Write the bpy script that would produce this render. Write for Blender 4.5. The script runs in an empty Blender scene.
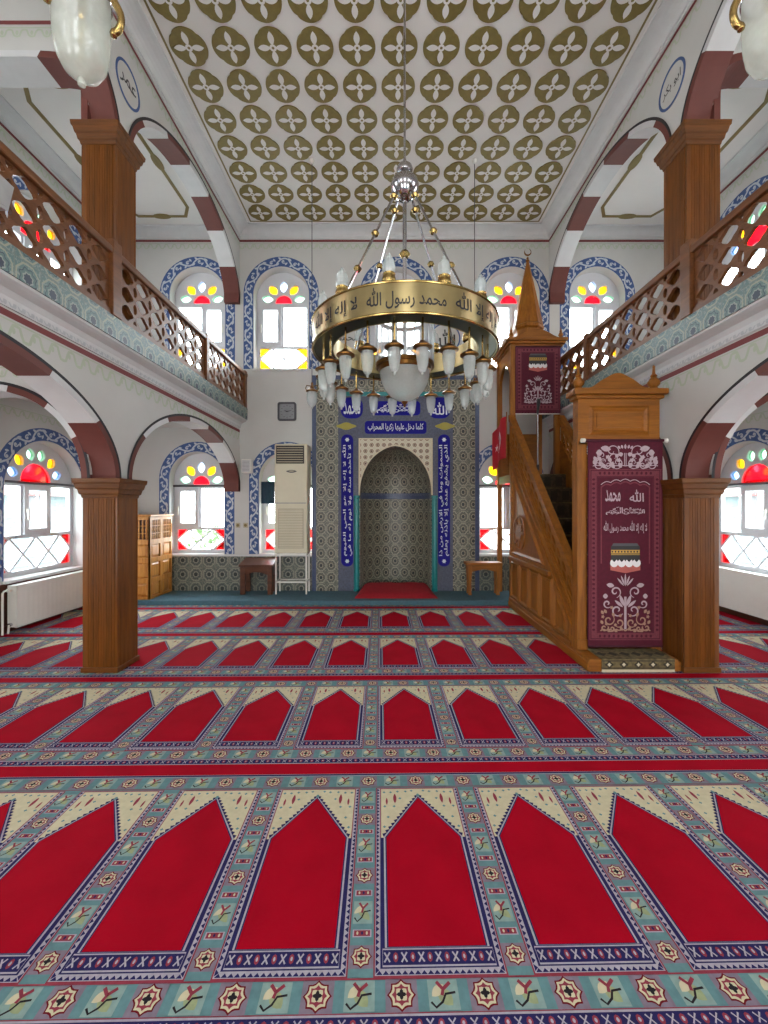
import bpy, bmesh, math, random
from mathutils import Vector, Matrix
from mathutils.geometry import tessellate_polygon
RND = random.Random(7)
SC = bpy.context.scene
C = SC.collection
sin, cos, pi = math.sin, math.cos, math.pi

# ------------------------------------------------------------------ dimensions (metres)
CX = 0.12            # centre line of the nave
HALF = 2.53          # half width between the arcade walls
AT = 0.22            # arcade wall thickness
OUT = 4.50           # half width between the outer walls
YB = 6.95            # back wall
YN = -2.50           # near end of what is built
ZC = 5.96            # ceiling
PLAT = 0.08          # prayer platform height
ZG = 2.90            # gallery floor top

# ------------------------------------------------------------------ materials
def lin1(c):
    c /= 255.0
    return c / 12.92 if c <= 0.04045 else ((c + 0.055) / 1.055) ** 2.4
def lin(rgb):
    return (lin1(rgb[0]), lin1(rgb[1]), lin1(rgb[2]), 1.0)

class NT:
    def __init__(s, mat):
        s.t = mat.node_tree; s.n = s.t.nodes; s.l = s.t.links
    def new(s, typ, **kw):
        n = s.n.new(typ)
        for k, v in kw.items(): setattr(n, k, v)
        return n
    def put(s, sock, v):
        if isinstance(v, bpy.types.NodeSocket): s.l.new(v, sock)
        else: sock.default_value = v
    def m(s, op, a, b=None, c=None):
        n = s.new('ShaderNodeMath', operation=op)
        s.put(n.inputs[0], a)
        if b is not None: s.put(n.inputs[1], b)
        if c is not None: s.put(n.inputs[2], c)
        return n.outputs[0]
    def mix(s, f, a, b):
        n = s.new('ShaderNodeMix', data_type='RGBA')
        s.put(n.inputs[0], f); s.put(n.inputs[6], a); s.put(n.inputs[7], b)
        return n.outputs[2]
    def noise(s, vec, scale, detail=3.0, rough=0.5):
        n = s.new('ShaderNodeTexNoise')
        if vec is not None: s.l.new(vec, n.inputs['Vector'])
        n.inputs['Scale'].default_value = scale; n.inputs['Detail'].default_value = detail
        n.inputs['Roughness'].default_value = rough
        return n.outputs['Fac']
    def ramp(s, f, stops, interp='LINEAR'):
        n = s.new('ShaderNodeValToRGB'); s.l.new(f, n.inputs[0])
        cr = n.color_ramp; cr.interpolation = interp
        while len(cr.elements) < len(stops): cr.elements.new(0.5)
        for e, (p, c) in zip(cr.elements, stops):
            e.position = p; e.color = c
        return n.outputs[0]

def base_mat(name, rough=0.6, metal=0.0, spec=0.5):
    m = bpy.data.materials.new(name); m.use_nodes = True
    t = NT(m); b = t.n['Principled BSDF']
    b.inputs['Roughness'].default_value = rough
    b.inputs['Metallic'].default_value = metal
    b.inputs['Specular IOR Level'].default_value = spec
    return m, t, b

def plain(name, rgb, rough=0.6, metal=0.0, var=0.08, scale=9.0, spec=0.5, bump=0.0, sheen=0.0):
    """one colour with a gentle procedural unevenness"""
    m, t, b = base_mat(name, rough, metal, spec)
    tc = t.new('ShaderNodeTexCoord')
    f = t.noise(tc.outputs['Object'], scale)
    c = lin(rgb)
    lo = tuple(x * (1 - var) for x in c[:3]) + (1,); hi = tuple(min(1, x * (1 + var)) for x in c[:3]) + (1,)
    t.l.new(t.ramp(f, [(0.3, lo), (0.7, hi)]), b.inputs['Base Color'])
    if bump:
        bp = t.new('ShaderNodeBump'); bp.inputs['Strength'].default_value = bump; bp.inputs['Distance'].default_value = 0.004
        t.l.new(t.noise(tc.outputs['Object'], scale * 30, 2.0), bp.inputs['Height']); t.l.new(bp.outputs[0], b.inputs['Normal'])
    if sheen: b.inputs['Sheen Weight'].default_value = sheen
    return m

def wood(name, dark, light, axis='Z', rough=0.38, scale=1.0):
    m, t, b = base_mat(name, rough, 0.0, 0.4)
    tc = t.new('ShaderNodeTexCoord'); mp = t.new('ShaderNodeMapping')
    t.l.new(tc.outputs['Object'], mp.inputs['Vector'])
    s = {'X': (1.2, 14, 14), 'Y': (14, 1.2, 14), 'Z': (14, 14, 1.2)}[axis]
    mp.inputs['Scale'].default_value = tuple(k * scale for k in s)
    f1 = t.noise(mp.outputs[0], 1.6, 5.0, 0.6); f2 = t.noise(mp.outputs[0], 7.0, 3.0, 0.6)
    f = t.m('ADD', t.m('MULTIPLY', f1, 0.7), t.m('MULTIPLY', f2, 0.3))
    t.l.new(t.ramp(f, [(0.33, lin(dark)), (0.66, lin(light))]), b.inputs['Base Color'])
    return m

def glass(name, rgb, tint_alpha=1.0):
    """thin pane: the daylight and the view outside come through it, tinted"""
    m = bpy.data.materials.new(name); m.use_nodes = True
    t = NT(m); t.n.clear()
    o = t.new('ShaderNodeOutputMaterial'); tr = t.new('ShaderNodeBsdfTransparent'); gl = t.new('ShaderNodeBsdfGlossy')
    mx = t.new('ShaderNodeMixShader')
    tc = t.new('ShaderNodeTexCoord'); f = t.noise(tc.outputs['Object'], 14.0)
    c = lin(rgb)
    t.l.new(t.ramp(f, [(0.3, tuple(x * .9 for x in c[:3]) + (1,)), (0.7, c)]), tr.inputs['Color'])
    gl.inputs['Roughness'].default_value = 0.05; gl.inputs['Color'].default_value = (0.9, 0.9, 0.9, 1)
    mx.inputs[0].default_value = 0.05
    t.l.new(tr.outputs[0], mx.inputs[1]); t.l.new(gl.outputs[0], mx.inputs[2]); t.l.new(mx.outputs[0], o.inputs[0])
    return m

def frosted(name, rgb, see=0.35):
    m = bpy.data.materials.new(name); m.use_nodes = True
    t = NT(m); b = t.n['Principled BSDF']; o = t.n['Material Output']
    b.inputs['Roughness'].default_value = 0.06; b.inputs['Specular IOR Level'].default_value = 0.8
    tc = t.new('ShaderNodeTexCoord'); f = t.noise(tc.outputs['Object'], 60.0)
    c = lin(rgb)
    t.l.new(t.ramp(f, [(0.3, tuple(x * .9 for x in c[:3]) + (1,)), (0.7, c)]), b.inputs['Base Color'])
    tr = t.new('ShaderNodeBsdfTransparent'); tl = t.new('ShaderNodeBsdfTranslucent'); tl.inputs[0].default_value = c
    m1 = t.new('ShaderNodeMixShader'); m1.inputs[0].default_value = 0.35
    t.l.new(b.outputs[0], m1.inputs[1]); t.l.new(tl.outputs[0], m1.inputs[2])
    m2 = t.new('ShaderNodeMixShader'); m2.inputs[0].default_value = see
    t.l.new(m1.outputs[0], m2.inputs[1]); t.l.new(tr.outputs[0], m2.inputs[2]); t.l.new(m2.outputs[0], o.inputs[0])
    return m

def tiles(name, pu, pv, cols, rough=0.42, line=0.03):
    """glazed tile: per cell a dark star, a pale ring, a second ring, pale octagon line, ground with sprigs"""
    m, t, b = base_mat(name, rough, 0.0, 0.6)
    uv = t.new('ShaderNodeUVMap'); sp = t.new('ShaderNodeSeparateXYZ'); t.l.new(uv.outputs[0], sp.inputs[0])
    def cell(c, p):
        return t.m('SUBTRACT', t.m('FRACT', t.m('DIVIDE', c, p)), 0.5)
    u = cell(sp.outputs[0], pu); v = cell(sp.outputs[1], pv)
    au = t.m('ABSOLUTE', u); av = t.m('ABSOLUTE', v)
    ang = t.m('ARCTAN2', v, u)
    d = t.m('SQRT', t.m('ADD', t.m('MULTIPLY', u, u), t.m('MULTIPLY', v, v)))
    star = t.m('MULTIPLY', d, t.m('ADD', 1.0, t.m('MULTIPLY', t.m('COSINE', t.m('MULTIPLY', ang, 8.0)), 0.10)))
    oct_ = t.m('MAXIMUM', t.m('MAXIMUM', au, av), t.m('MULTIPLY', t.m('ADD', au, av), 0.7071))
    dark, ring, mid, pale, ground, grout = [lin(c) for c in cols]
    r = t.ramp(star, [(0.0, dark), (0.15, ring), (0.20, mid), (0.29, dark), (0.32, ground)], 'CONSTANT')
    ol = t.m('MULTIPLY', t.m('GREATER_THAN', oct_, 0.40), t.m('LESS_THAN', oct_, 0.46))
    c1 = t.mix(ol, r, pale)
    # sprigs outside the octagon
    nz = t.noise(uv.outputs[0], 55.0, 2.0)
    spg = t.m('MULTIPLY', t.m('GREATER_THAN', nz, 0.56), t.m('GREATER_THAN', star, 0.33))
    c2 = t.mix(t.m('MULTIPLY', spg, 0.75), c1, ring)
    gl = t.m('GREATER_THAN', t.m('MAXIMUM', au, av), 0.5 - line * 0.5)
    c3 = t.mix(gl, c2, grout)
    t.l.new(c3, b.inputs['Base Color'])
    return m

M = {}
M['plaster'] = plain('plaster_white', (196, 196, 193), 0.85, var=0.03, scale=3)
M['ceil'] = plain('ceiling_paint', (222, 219, 216), 0.85, var=0.02, scale=3)
M['trimwhite'] = plain('white_moulding', (205, 206, 207), 0.7, var=0.03)
M['brown'] = plain('brown_arch_paint', (100, 50, 43), 0.6, var=0.06)
M['maroon'] = plain('maroon_line_paint', (118, 52, 54), 0.65, var=0.05)
M['black'] = plain('black_line_paint', (28, 28, 34), 0.6)
M['stencil'] = plain('green_stencil', (180, 190, 170), 0.85, var=0.05)
M['stencil2'] = plain('grey_stencil', (178, 182, 186), 0.85, var=0.05)
M['gold'] = plain('gold_paint', (118, 102, 46), 0.5, metal=0.15, var=0.10, scale=25)
M['goldline'] = plain('olive_gold_line', (124, 108, 62), 0.5, var=0.08)
M['blue'] = plain('blue_border_paint', (58, 86, 138), 0.6, var=0.12, scale=20)
M['bluepale'] = plain('pale_scroll_paint', (188, 196, 206), 0.65, var=0.05)
M['rblue'] = plain('royal_blue_tile', (16, 12, 124), 0.5, var=0.12, scale=20, spec=0.15)
M['nblue'] = plain('navy_border_tile', (58, 72, 104), 0.3, var=0.2, scale=40)
M['greyblue'] = plain('grey_blue_tile', (66, 72, 92), 0.4, var=0.25, scale=45)
M['tealtile'] = plain('teal_tile', (0, 120, 122), 0.3, var=0.08, scale=20)
M['script'] = plain('pale_script', (214, 220, 232), 0.5, var=0.03)
M['olive'] = plain('olive_yellow_tile', (150, 140, 40), 0.3, var=0.1)
M['tile'] = tiles('mihrab_tile', 0.165, 0.198, [(36, 40, 40), (158, 152, 130), (92, 88, 74), (150, 146, 128), (84, 88, 80), (100, 100, 88)])
M['tilelow'] = tiles('wainscot_tile', 0.215, 0.23, [(38, 46, 46), (148, 148, 130), (78, 88, 84), (136, 136, 120), (84, 92, 86), (110, 110, 98)])
M['tileband'] = tiles('gallery_tile', 0.20, 0.20, [(34, 50, 70), (142, 152, 144), (84, 112, 112), (150, 152, 132), (88, 116, 116), (112, 122, 116)])
M['spandrel'] = tiles('spandrel_tile', 0.10, 0.10, [(96, 70, 58), (206, 200, 176), (132, 92, 74), (214, 208, 188), (196, 190, 166), (196, 190, 170)], line=0.0)
M['wood_col'] = wood('column_wood', (80, 42, 5), (122, 70, 14), 'Z')
M['wood_colh'] = wood('capital_wood', (74, 40, 8), (112, 66, 18), 'X')
M['wood_rail'] = wood('railing_wood', (84, 48, 24), (120, 74, 38), 'Y')
M['wood_min'] = wood('minbar_wood', (114, 66, 10), (160, 99, 25), 'Z', 0.5)
M['wood_minh'] = wood('minbar_wood_long', (112, 64, 10), (158, 97, 24), 'Y', 0.5)
M['wood_minx'] = wood('minbar_wood_cross', (112, 64, 10), (158, 97, 24), 'X', 0.5)
M['wood_dark'] = wood('dark_desk_wood', (66, 36, 22), (98, 56, 34), 'X')
M['wood_cab'] = wood('cabinet_wood', (158, 100, 36), (206, 144, 70), 'Z')
M['wood_brn'] = wood('wainscot_wood', (74, 42, 30), (102, 60, 42), 'Y')
M['brass'] = plain('polished_brass', (168, 142, 88), 0.22, metal=1.0, var=0.08, scale=12)
M['brass2'] = plain('engraved_brass_band', (156, 140, 100), 0.3, metal=1.0, var=0.10, scale=10)
M['brassdk'] = plain('dark_brass', (126, 88, 46), 0.3, metal=1.0, var=0.1)
M['chrome'] = plain('chrome', (190, 190, 195), 0.12, metal=1.0, var=0.03)
M['greenmetal'] = plain('dark_bronze', (58, 62, 44), 0.35, metal=0.8, var=0.1)
M['frost'] = frosted('frosted_lamp_glass', (214, 222, 220), 0.52)
M['frostbig'] = frosted('big_lamp_glass', (216, 222, 212), 0.50)
M['silvergrey'] = plain('light_grey_plastic', (158, 158, 158), 0.5)
M['frost2'] = frosted('clear_lamp_glass', (225, 230, 232), 0.55)
M['pvc'] = plain('white_pvc', (205, 207, 212), 0.4, var=0.02)
M['white'] = plain('white_enamel', (222, 220, 212), 0.4, var=0.02)
M['cream'] = plain('cream_plastic', (206, 200, 176), 0.45, var=0.02)
M['creamdk'] = plain('beige_grille', (172, 164, 140), 0.5, var=0.04)
M['dark'] = plain('dark_plastic', (34, 34, 36), 0.5)
M['grey'] = plain('grey_plastic', (128, 130, 134), 0.5)
M['dkgrey'] = plain('charcoal_plastic', (66, 66, 72), 0.4)
M['plat'] = plain('blue_grey_carpet', (72, 104, 116), 0.95, var=0.14, scale=30, bump=0.3)
M['redcloth'] = plain('red_cloth', (150, 14, 30), 0.9, var=0.10, scale=20, bump=0.2)
M['flagred'] = plain('flag_red', (178, 20, 36), 0.75, var=0.06)
M['flagwhite'] = plain('flag_white', (228, 226, 226), 0.75, var=0.02)
M['burg'] = plain('burgundy_velvet', (78, 5, 32), 0.85, var=0.10, scale=30, sheen=0.0)
M['burgdk'] = plain('dark_burgundy_trim', (66, 6, 28), 0.8, var=0.06)
M['pink'] = plain('rose_braid', (112, 50, 62), 0.85, var=0.15, scale=70)
M['silver'] = plain('silver_embroidery', (176, 158, 166), 0.65, var=0.08, scale=60)
M['goldthread'] = plain('gold_embroidery', (158, 124, 104), 0.65, var=0.10, scale=60)
M['goldband'] = plain('gold_band_thread', (190, 150, 60), 0.5, var=0.08)
M['salmon'] = plain('salmon_thread', (176, 92, 84), 0.7, var=0.08)
M['stair'] = plain('dark_stair_carpet', (74, 62, 50), 0.95, var=0.55, scale=22, bump=0.2)
M['rug'] = plain('olive_rug', (104, 92, 62), 0.95, var=0.5, scale=28, bump=0.2)
M['rugdk'] = plain('rug_dark_motif', (54, 48, 38), 0.95)
M['fringe'] = plain('cream_fringe', (206, 196, 168), 0.95, var=0.08, scale=60)
M['blind'] = plain('teal_blind_cloth', (34, 62, 78), 0.85)
M['g_clear'] = glass('clear_glass', (236, 246, 250))
M['g_red'] = glass('red_glass', (186, 2, 8))
M['g_yel'] = glass('yellow_glass', (190, 118, 4))
M['g_mint'] = glass('mint_glass', (88, 138, 104))
M['g_blue'] = glass('pale_blue_glass', (84, 116, 160))
M['g_sky'] = glass('sky_glass', (110, 128, 162))
M['leaf'] = plain('foliage', (98, 122, 80), 0.7, var=0.2, scale=6)
M['bark'] = plain('bark', (86, 68, 52), 0.9, var=0.2)
M['lawn'] = plain('pale_bounce_ground', (186, 188, 180), 0.95, var=0.2, scale=3)  # ground outside, made pale to bounce more daylight onto the ceiling
M['facade'] = plain('facade_render', (100, 112, 115), 0.9, var=0.06)
# prayer carpet colours
M['c_red'] = plain('carpet_crimson', (164, 3, 30), 0.92, var=0.10, scale=5, bump=0.25)
M['c_teal'] = plain('carpet_teal', (104, 142, 146), 0.95, var=0.10, scale=40, bump=0.25)
M['c_teal2'] = plain('carpet_grey_teal', (140, 166, 160), 0.95, var=0.10, scale=40)
M['c_navy'] = plain('carpet_navy', (44, 42, 88), 0.95, var=0.12, scale=40)
M['c_mauve'] = plain('carpet_mauve', (134, 122, 136), 0.95, var=0.12, scale=40)
M['c_lilac'] = plain('carpet_lilac', (176, 170, 182), 0.95, var=0.10, scale=60)
M['c_cream'] = plain('carpet_cream', (208, 199, 166), 0.95, var=0.06, scale=40)
M['c_rose'] = plain('carpet_rose', (146, 62, 76), 0.95, var=0.10, scale=60)
M['c_dkred'] = plain('carpet_dark_red', (110, 24, 34), 0.95)
M['c_green'] = plain('carpet_leaf_green', (158, 168, 128), 0.95, var=0.10, scale=60)
M['c_black'] = plain('carpet_dark_outline', (44, 40, 44), 0.95)

for k_, m_ in M.items():
    if k_.startswith('c_'):
        b_ = m_.node_tree.nodes['Principled BSDF']; b_.inputs['Specular IOR Level'].default_value = 0.08; b_.inputs['Sheen Weight'].default_value = 0.0; b_.inputs['Sheen Roughness'].default_value = 0.4
# ------------------------------------------------------------------ mesh builder
def wloc(o):
    v = Vector((0, 0, 0))
    while o is not None:
        v += o.location; o = o.parent
    return v

class MB:
    def __init__(s):
        s.v = []; s.f = []; s.fm = []; s.uv = []; s.mats = []
    def mi(s, mat):
        if isinstance(mat, str): mat = M[mat]
        if mat not in s.mats: s.mats.append(mat)
        return s.mats.index(mat)
    def add(s, verts, faces, mat, uvs=None):
        b = len(s.v); k = s.mi(mat)
        s.v += [tuple(p) for p in verts]
        s.uv += list(uvs) if uvs is not None else [(p[0], p[2]) for p in verts]
        for f in faces:
            s.f.append(tuple(b + i for i in f)); s.fm.append(k)
        return s
    def poly(s, pts, mat, uvs=None):
        return s.add(pts, [tuple(range(len(pts)))], mat, uvs)
    def box(s, x0, x1, y0, y1, z0, z1, mat):
        p = [(x, y, z) for z in (z0, z1) for y in (y0, y1) for x in (x0, x1)]
        return s.add(p, [(0, 2, 3, 1), (4, 5, 7, 6), (0, 1, 5, 4), (2, 6, 7, 3), (0, 4, 6, 2), (1, 3, 7, 5)], mat)
    def fbox(s, fr, u0, u1, v0, v1, n0, n1, mat):
        p = [fr(u, v, n) for n in (n0, n1) for v in (v0, v1) for u in (u0, u1)]
        uv = [(u, v) for n in (n0, n1) for v in (v0, v1) for u in (u0, u1)]
        return s.add(p, [(0, 2, 3, 1), (4, 5, 7, 6), (0, 1, 5, 4), (2, 6, 7, 3), (0, 4, 6, 2), (1, 3, 7, 5)], mat, uv)
    def flat(s, pts2, fr, n, mat):
        return s.add([fr(u, v, n) for u, v in pts2], [tuple(range(len(pts2)))], mat, pts2)
    def tess(s, loops, fr, n, mat):
        pts = [p for L in loops for p in L]
        tr = tessellate_polygon([[Vector((p[0], p[1], 0)) for p in L] for L in loops])
        return s.add([fr(u, v, n) for u, v in pts], [tuple(t) for t in tr], mat, pts)
    def plate(s, loops, fr, n0, n1, mat, side=None):
        """a board with holes: loops[0] outline, the rest holes"""
        s.tess(loops, fr, n1, mat); s.tess(loops, fr, n0, mat)
        for L in loops:
            k = len(L)
            vs = [fr(u, v, n0) for u, v in L] + [fr(u, v, n1) for u, v in L]
            s.add(vs, [(i, (i + 1) % k, k + (i + 1) % k, k + i) for i in range(k)], side or mat, list(L) + list(L))
        return s
    def ring(s, A, B, fr, n0, n1, mat, closed=False):
        """solid strip between two matching polylines A and B"""
        k = len(A)
        vs = [fr(*p, n0) for p in A] + [fr(*p, n0) for p in B] + [fr(*p, n1) for p in A] + [fr(*p, n1) for p in B]
        uv = (list(A) + list(B)) * 2; fs = []
        rng = range(k if closed else k - 1)
        for i in rng:
            j = (i + 1) % k
            fs += [(i, j, k + j, k + i), (2 * k + i, 2 * k + j, 3 * k + j, 3 * k + i), (i, j, 2 * k + j, 2 * k + i), (k + i, k + j, 3 * k + j, 3 * k + i)]
        if not closed:
            for i in (0, k - 1): fs.append((i, k + i, 3 * k + i, 2 * k + i))
        return s.add(vs, fs, mat, uv)
    def strip(s, A, B, fr, n, mat, closed=False):
        k = len(A)
        vs = [fr(*p, n) for p in A] + [fr(*p, n) for p in B]
        return s.add(vs, [(i, (i + 1) % k, k + (i + 1) % k, k + i) for i in range(k if closed else k - 1)], mat, list(A) + list(B))
    def ribbon(s, pts, w, fr, n, mat, taper=False):
        A = []; B = []; k = len(pts)
        for i, p in enumerate(pts):
            a = pts[max(0, i - 1)]; b = pts[min(k - 1, i + 1)]
            dx, dy = b[0] - a[0], b[1] - a[1]; L = math.hypot(dx, dy) or 1
            ww = w * (0.35 + 0.65 * sin(pi * i / (k - 1))) if taper else w
            A.append((p[0] - dy / L * ww / 2, p[1] + dx / L * ww / 2)); B.append((p[0] + dy / L * ww / 2, p[1] - dx / L * ww / 2))
        return s.strip(A, B, fr, n, mat)
    def tube(s, path, r, mat, n=8, closed=False):
        P = [Vector(p) for p in path]; k = len(P); rs = r if isinstance(r, (list, tuple)) else [r] * k
        vs = []; up = None
        for i in range(k):
            a = P[(i - 1) % k] if closed or i > 0 else P[i]; b = P[(i + 1) % k] if closed or i < k - 1 else P[i]
            d = (b - a).normalized()
            if up is None:
                up = Vector((0, 0, 1)) if abs(d.z) < 0.9 else Vector((1, 0, 0))
            x = d.cross(up).normalized(); up = x.cross(d).normalized()
            vs += [P[i] + (x * cos(2 * pi * j / n) + up * sin(2 * pi * j / n)) * rs[i] for j in range(n)]
        fs = [(i * n + j, i * n + (j + 1) % n, ((i + 1) % k) * n + (j + 1) % n, ((i + 1) % k) * n + j) for i in range(k if closed else k - 1) for j in range(n)]
        if not closed: fs += [tuple(range(n)), tuple(range((k - 1) * n, k * n))]
        return s.add(vs, fs, mat)
    def lathe(s, prof, c, mat, n=16, a0=0.0, a1=2 * pi):
        full = abs(a1 - a0 - 2 * pi) < 1e-6; k = n if full else n + 1; m = len(prof)
        vs = []; uv = []
        for r, z in prof:
            for j in range(k):
                a = a0 + (a1 - a0) * j / n
                vs.append((c[0] + r * cos(a), c[1] + r * sin(a), c[2] + z)); uv.append((r * a, z))
        fs = [(i * k + j, i * k + (j + 1) % k, (i + 1) * k + (j + 1) % k, (i + 1) * k + j) for i in range(m - 1) for j in range(n)]
        return s.add(vs, fs, mat, uv)
    def sweep(s, prof, fr_list, mat, closed=False):
        """profile points through a list of frame callables f(a,b)->point"""
        k = len(prof); vs = [f(a, b) for f in fr_list for a, b in prof]; fs = []
        q = len(fr_list)
        for i in range(q - 1 if not closed else q):
            for j in range(k - 1):
                i2 = (i + 1) % q
                fs.append((i * k + j, i * k + j + 1, i2 * k + j + 1, i2 * k + j))
        return s.add(vs, fs, mat)
    def text(s, txt, fr, cu, cv, w, h, n, mat, rot=0.0, keep=True):
        for (pts, tris) in [text_mesh(txt)]:
            if not pts: return s
            x0 = min(p[0] for p in pts); x1 = max(p[0] for p in pts); y0 = min(p[1] for p in pts); y1 = max(p[1] for p in pts)
            sx = w / (x1 - x0); sy = h / (y1 - y0)
            if keep: sx = sy = min(sx, sy)
            ca, sa = cos(rot), sin(rot)
            q = []
            for x, y in pts:
                a = (x - (x0 + x1) / 2) * sx; b = (y - (y0 + y1) / 2) * sy
                q.append((cu + a * ca - b * sa, cv + a * sa + b * ca))
            s.add([fr(u, v, n) for u, v in q], tris, mat, q)
        return s
    def build(s, name, parent=None, smooth=False, bevel=0.0, kind=None, origin=None, solid=0.0):
        if parent is not None: o = wloc(parent)
        elif origin is not None: o = Vector(origin)
        elif kind == 'structure': o = Vector((0, 0, 0))
        else:
            xs = [p[0] for p in s.v]; ys = [p[1] for p in s.v]; zs = [p[2] for p in s.v]
            o = Vector(((min(xs) + max(xs)) / 2, (min(ys) + max(ys)) / 2, min(zs)))
        me = bpy.data.meshes.new(name)
        me.from_pydata([(p[0] - o.x, p[1] - o.y, p[2] - o.z) for p in s.v], [], s.f)
        for m in s.mats: me.materials.append(m)
        me.polygons.foreach_set('material_index', s.fm)
        ul = me.uv_layers.new(name='UVMap')
        lv = [0] * len(me.loops); me.loops.foreach_get('vertex_index', lv)
        flat = []
        for i in lv: flat += [s.uv[i][0], s.uv[i][1]]
        ul.data.foreach_set('uv', flat)
        bm = bmesh.new(); bm.from_mesh(me)
        bmesh.ops.recalc_face_normals(bm, faces=bm.faces[:]); bm.to_mesh(me); bm.free()
        if smooth:
            me.polygons.foreach_set('use_smooth', [True] * len(me.polygons))
            try: me.set_sharp_from_angle(angle=math.radians(42))
            except Exception: pass
        me.update()
        ob = bpy.data.objects.new(name, me); C.objects.link(ob)
        if parent is not None: ob.parent = parent
        else: ob.location = o
        if kind: ob['kind'] = kind
        if bevel:
            b = ob.modifiers.new('edges', 'BEVEL'); b.width = bevel; b.segments = 2; b.limit_method = 'ANGLE'; b.angle_limit = math.radians(40)
        if solid:
            b = ob.modifiers.new('thickness', 'SOLIDIFY'); b.thickness = solid
        return ob

def thing(name, label, cat, loc=(0, 0, 0), group=None):
    o = bpy.data.objects.new(name, None); C.objects.link(o); o.location = loc; o.empty_display_size = 0.1
    o['label'] = label; o['category'] = cat
    if group: o['group'] = group
    return o
def tag(o, label, cat, group=None):
    o['label'] = label; o['category'] = cat
    if group: o['group'] = group
    return o
def struct_root(name, loc=(0, 0, 0)):
    o = bpy.data.objects.new(name, None); C.objects.link(o); o.location = loc; o['kind'] = 'structure'; return o
def copy_tree(o, parent=None):
    c = o.copy(); C.objects.link(c)
    if parent is not None: c.parent = parent
    for ch in list(o.children): copy_tree(ch, c)
    return c

# ------------------------------------------------------------------ frames: (u, v, n) -> world
def F_back(u, v, n): return (u, YB - n, v)                 # n grows into the room
def F_side(s, half):
    return lambda u, v, n: (CX + s * (half - n), u, v)      # u runs along Y
def F_front(y): return lambda u, v, n: (u, y - n, v)        # n grows towards the viewer
def F_up(z): return lambda u, v, n: (u, v, z + n)
def F_ceil(z): return lambda u, v, n: (u, v, z - n)

# ------------------------------------------------------------------ outlines
def arch_pts(u0, u1, zb, zs, rise, n=22):
    c = (u0 + u1) / 2; a = (u1 - u0) / 2
    return [(u0, zb)] + [(c - a * cos(pi * i / n), zs + rise * sin(pi * i / n)) for i in range(n + 1)] + [(u1, zb)]
def ell(cx, cy, a, b, n=20, rot=0.0):
    ca, sa = cos(rot), sin(rot); r = []
    for i in range(n):
        t = 2 * pi * i / n; x = a * cos(t); y = b * sin(t); r.append((cx + x * ca - y * sa, cy + x * sa + y * ca))
    return r
def rect(u0, u1, v0, v1): return [(u0, v0), (u1, v0), (u1, v1), (u0, v1)]
def rrect(u0, u1, v0, v1, r, n=5):
    out = []
    for (cx, cy, a) in ((u1 - r, v1 - r, 0), (u0 + r, v1 - r, pi / 2), (u0 + r, v0 + r, pi), (u1 - r, v0 + r, 3 * pi / 2)):
        out += [(cx + r * cos(a + pi / 2 * i / n), cy + r * sin(a + pi / 2 * i / n)) for i in range(n + 1)]
    return out
def inset(poly, d):
    """inset a convex polygon"""
    a = sum(poly[i][0] * poly[(i + 1) % len(poly)][1] - poly[(i + 1) % len(poly)][0] * poly[i][1] for i in range(len(poly)))
    if a < 0: poly = poly[::-1]
    k = len(poly); L = []
    for i in range(k):
        p, q = poly[i], poly[(i + 1) % k]; dx, dy = q[0] - p[0], q[1] - p[1]; l = math.hypot(dx, dy)
        L.append(((p[0] - dy / l * d, p[1] + dx / l * d), (dx / l, dy / l)))
    out = []
    for i in range(k):
        (p, d1), (q, d2) = L[i - 1], L[i]
        cr = d1[0] * d2[1] - d1[1] * d2[0]
        t = ((q[0] - p[0]) * d2[1] - (q[1] - p[1]) * d2[0]) / cr
        out.append((p[0] + d1[0] * t, p[1] + d1[1] * t))
    return out
def petal(cx, cy, L, w, ang, n=7):
    r = []
    for i in range(n): t = i / n; r.append((-L / 2 + L * t, w / 2 * sin(pi * t) ** 0.8))
    for i in range(n): t = i / n; r.append((L / 2 - L * t, -w / 2 * sin(pi * t) ** 0.8))
    ca, sa = cos(ang), sin(ang)
    return [(cx + x * ca - y * sa, cy + x * sa + y * ca) for x, y in r]
def lobed(cx, cy, r, k, amp=0.12, n=32, rot=0.0):
    return [(cx + r * (1 + amp * cos(k * t)) * cos(t + rot), cy + r * (1 + amp * cos(k * t)) * sin(t + rot)) for t in [2 * pi * i / n for i in range(n)]]
def spiral(cx, cy, r, turns, a0, d=1, n=22):
    return [(cx + r * (1 - 0.85 * i / n) * cos(a0 + d * 2 * pi * turns * i / n), cy + r * (1 - 0.85 * i / n) * sin(a0 + d * 2 * pi * turns * i / n)) for i in range(n + 1)]

# ------------------------------------------------------------------ Arabic lettering
_AF = {'ا': 0xFE8D, 'أ': 0xFE83, 'إ': 0xFE87, 'ب': 0xFE8F, 'ت': 0xFE95, 'ة': 0xFE93, 'ج': 0xFE9D, 'ح': 0xFEA1, 'خ': 0xFEA5, 'د': 0xFEA9, 'ذ': 0xFEAB, 'ر': 0xFEAD,
       'ز': 0xFEAF, 'س': 0xFEB1, 'ش': 0xFEB5, 'ص': 0xFEB9, 'ض': 0xFEBD, 'ط': 0xFEC1, 'ظ': 0xFEC5, 'غ': 0xFECD, 'ث': 0xFE99, 'ع': 0xFEC9, 'ف': 0xFED1, 'ق': 0xFED5, 'ك': 0xFED9, 'ل': 0xFEDD, 'م': 0xFEE1, 'ن': 0xFEE5,
       'ه': 0xFEE9, 'و': 0xFEED, 'ي': 0xFEF1}
_RJ = set('اأإدذرزوة')
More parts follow.
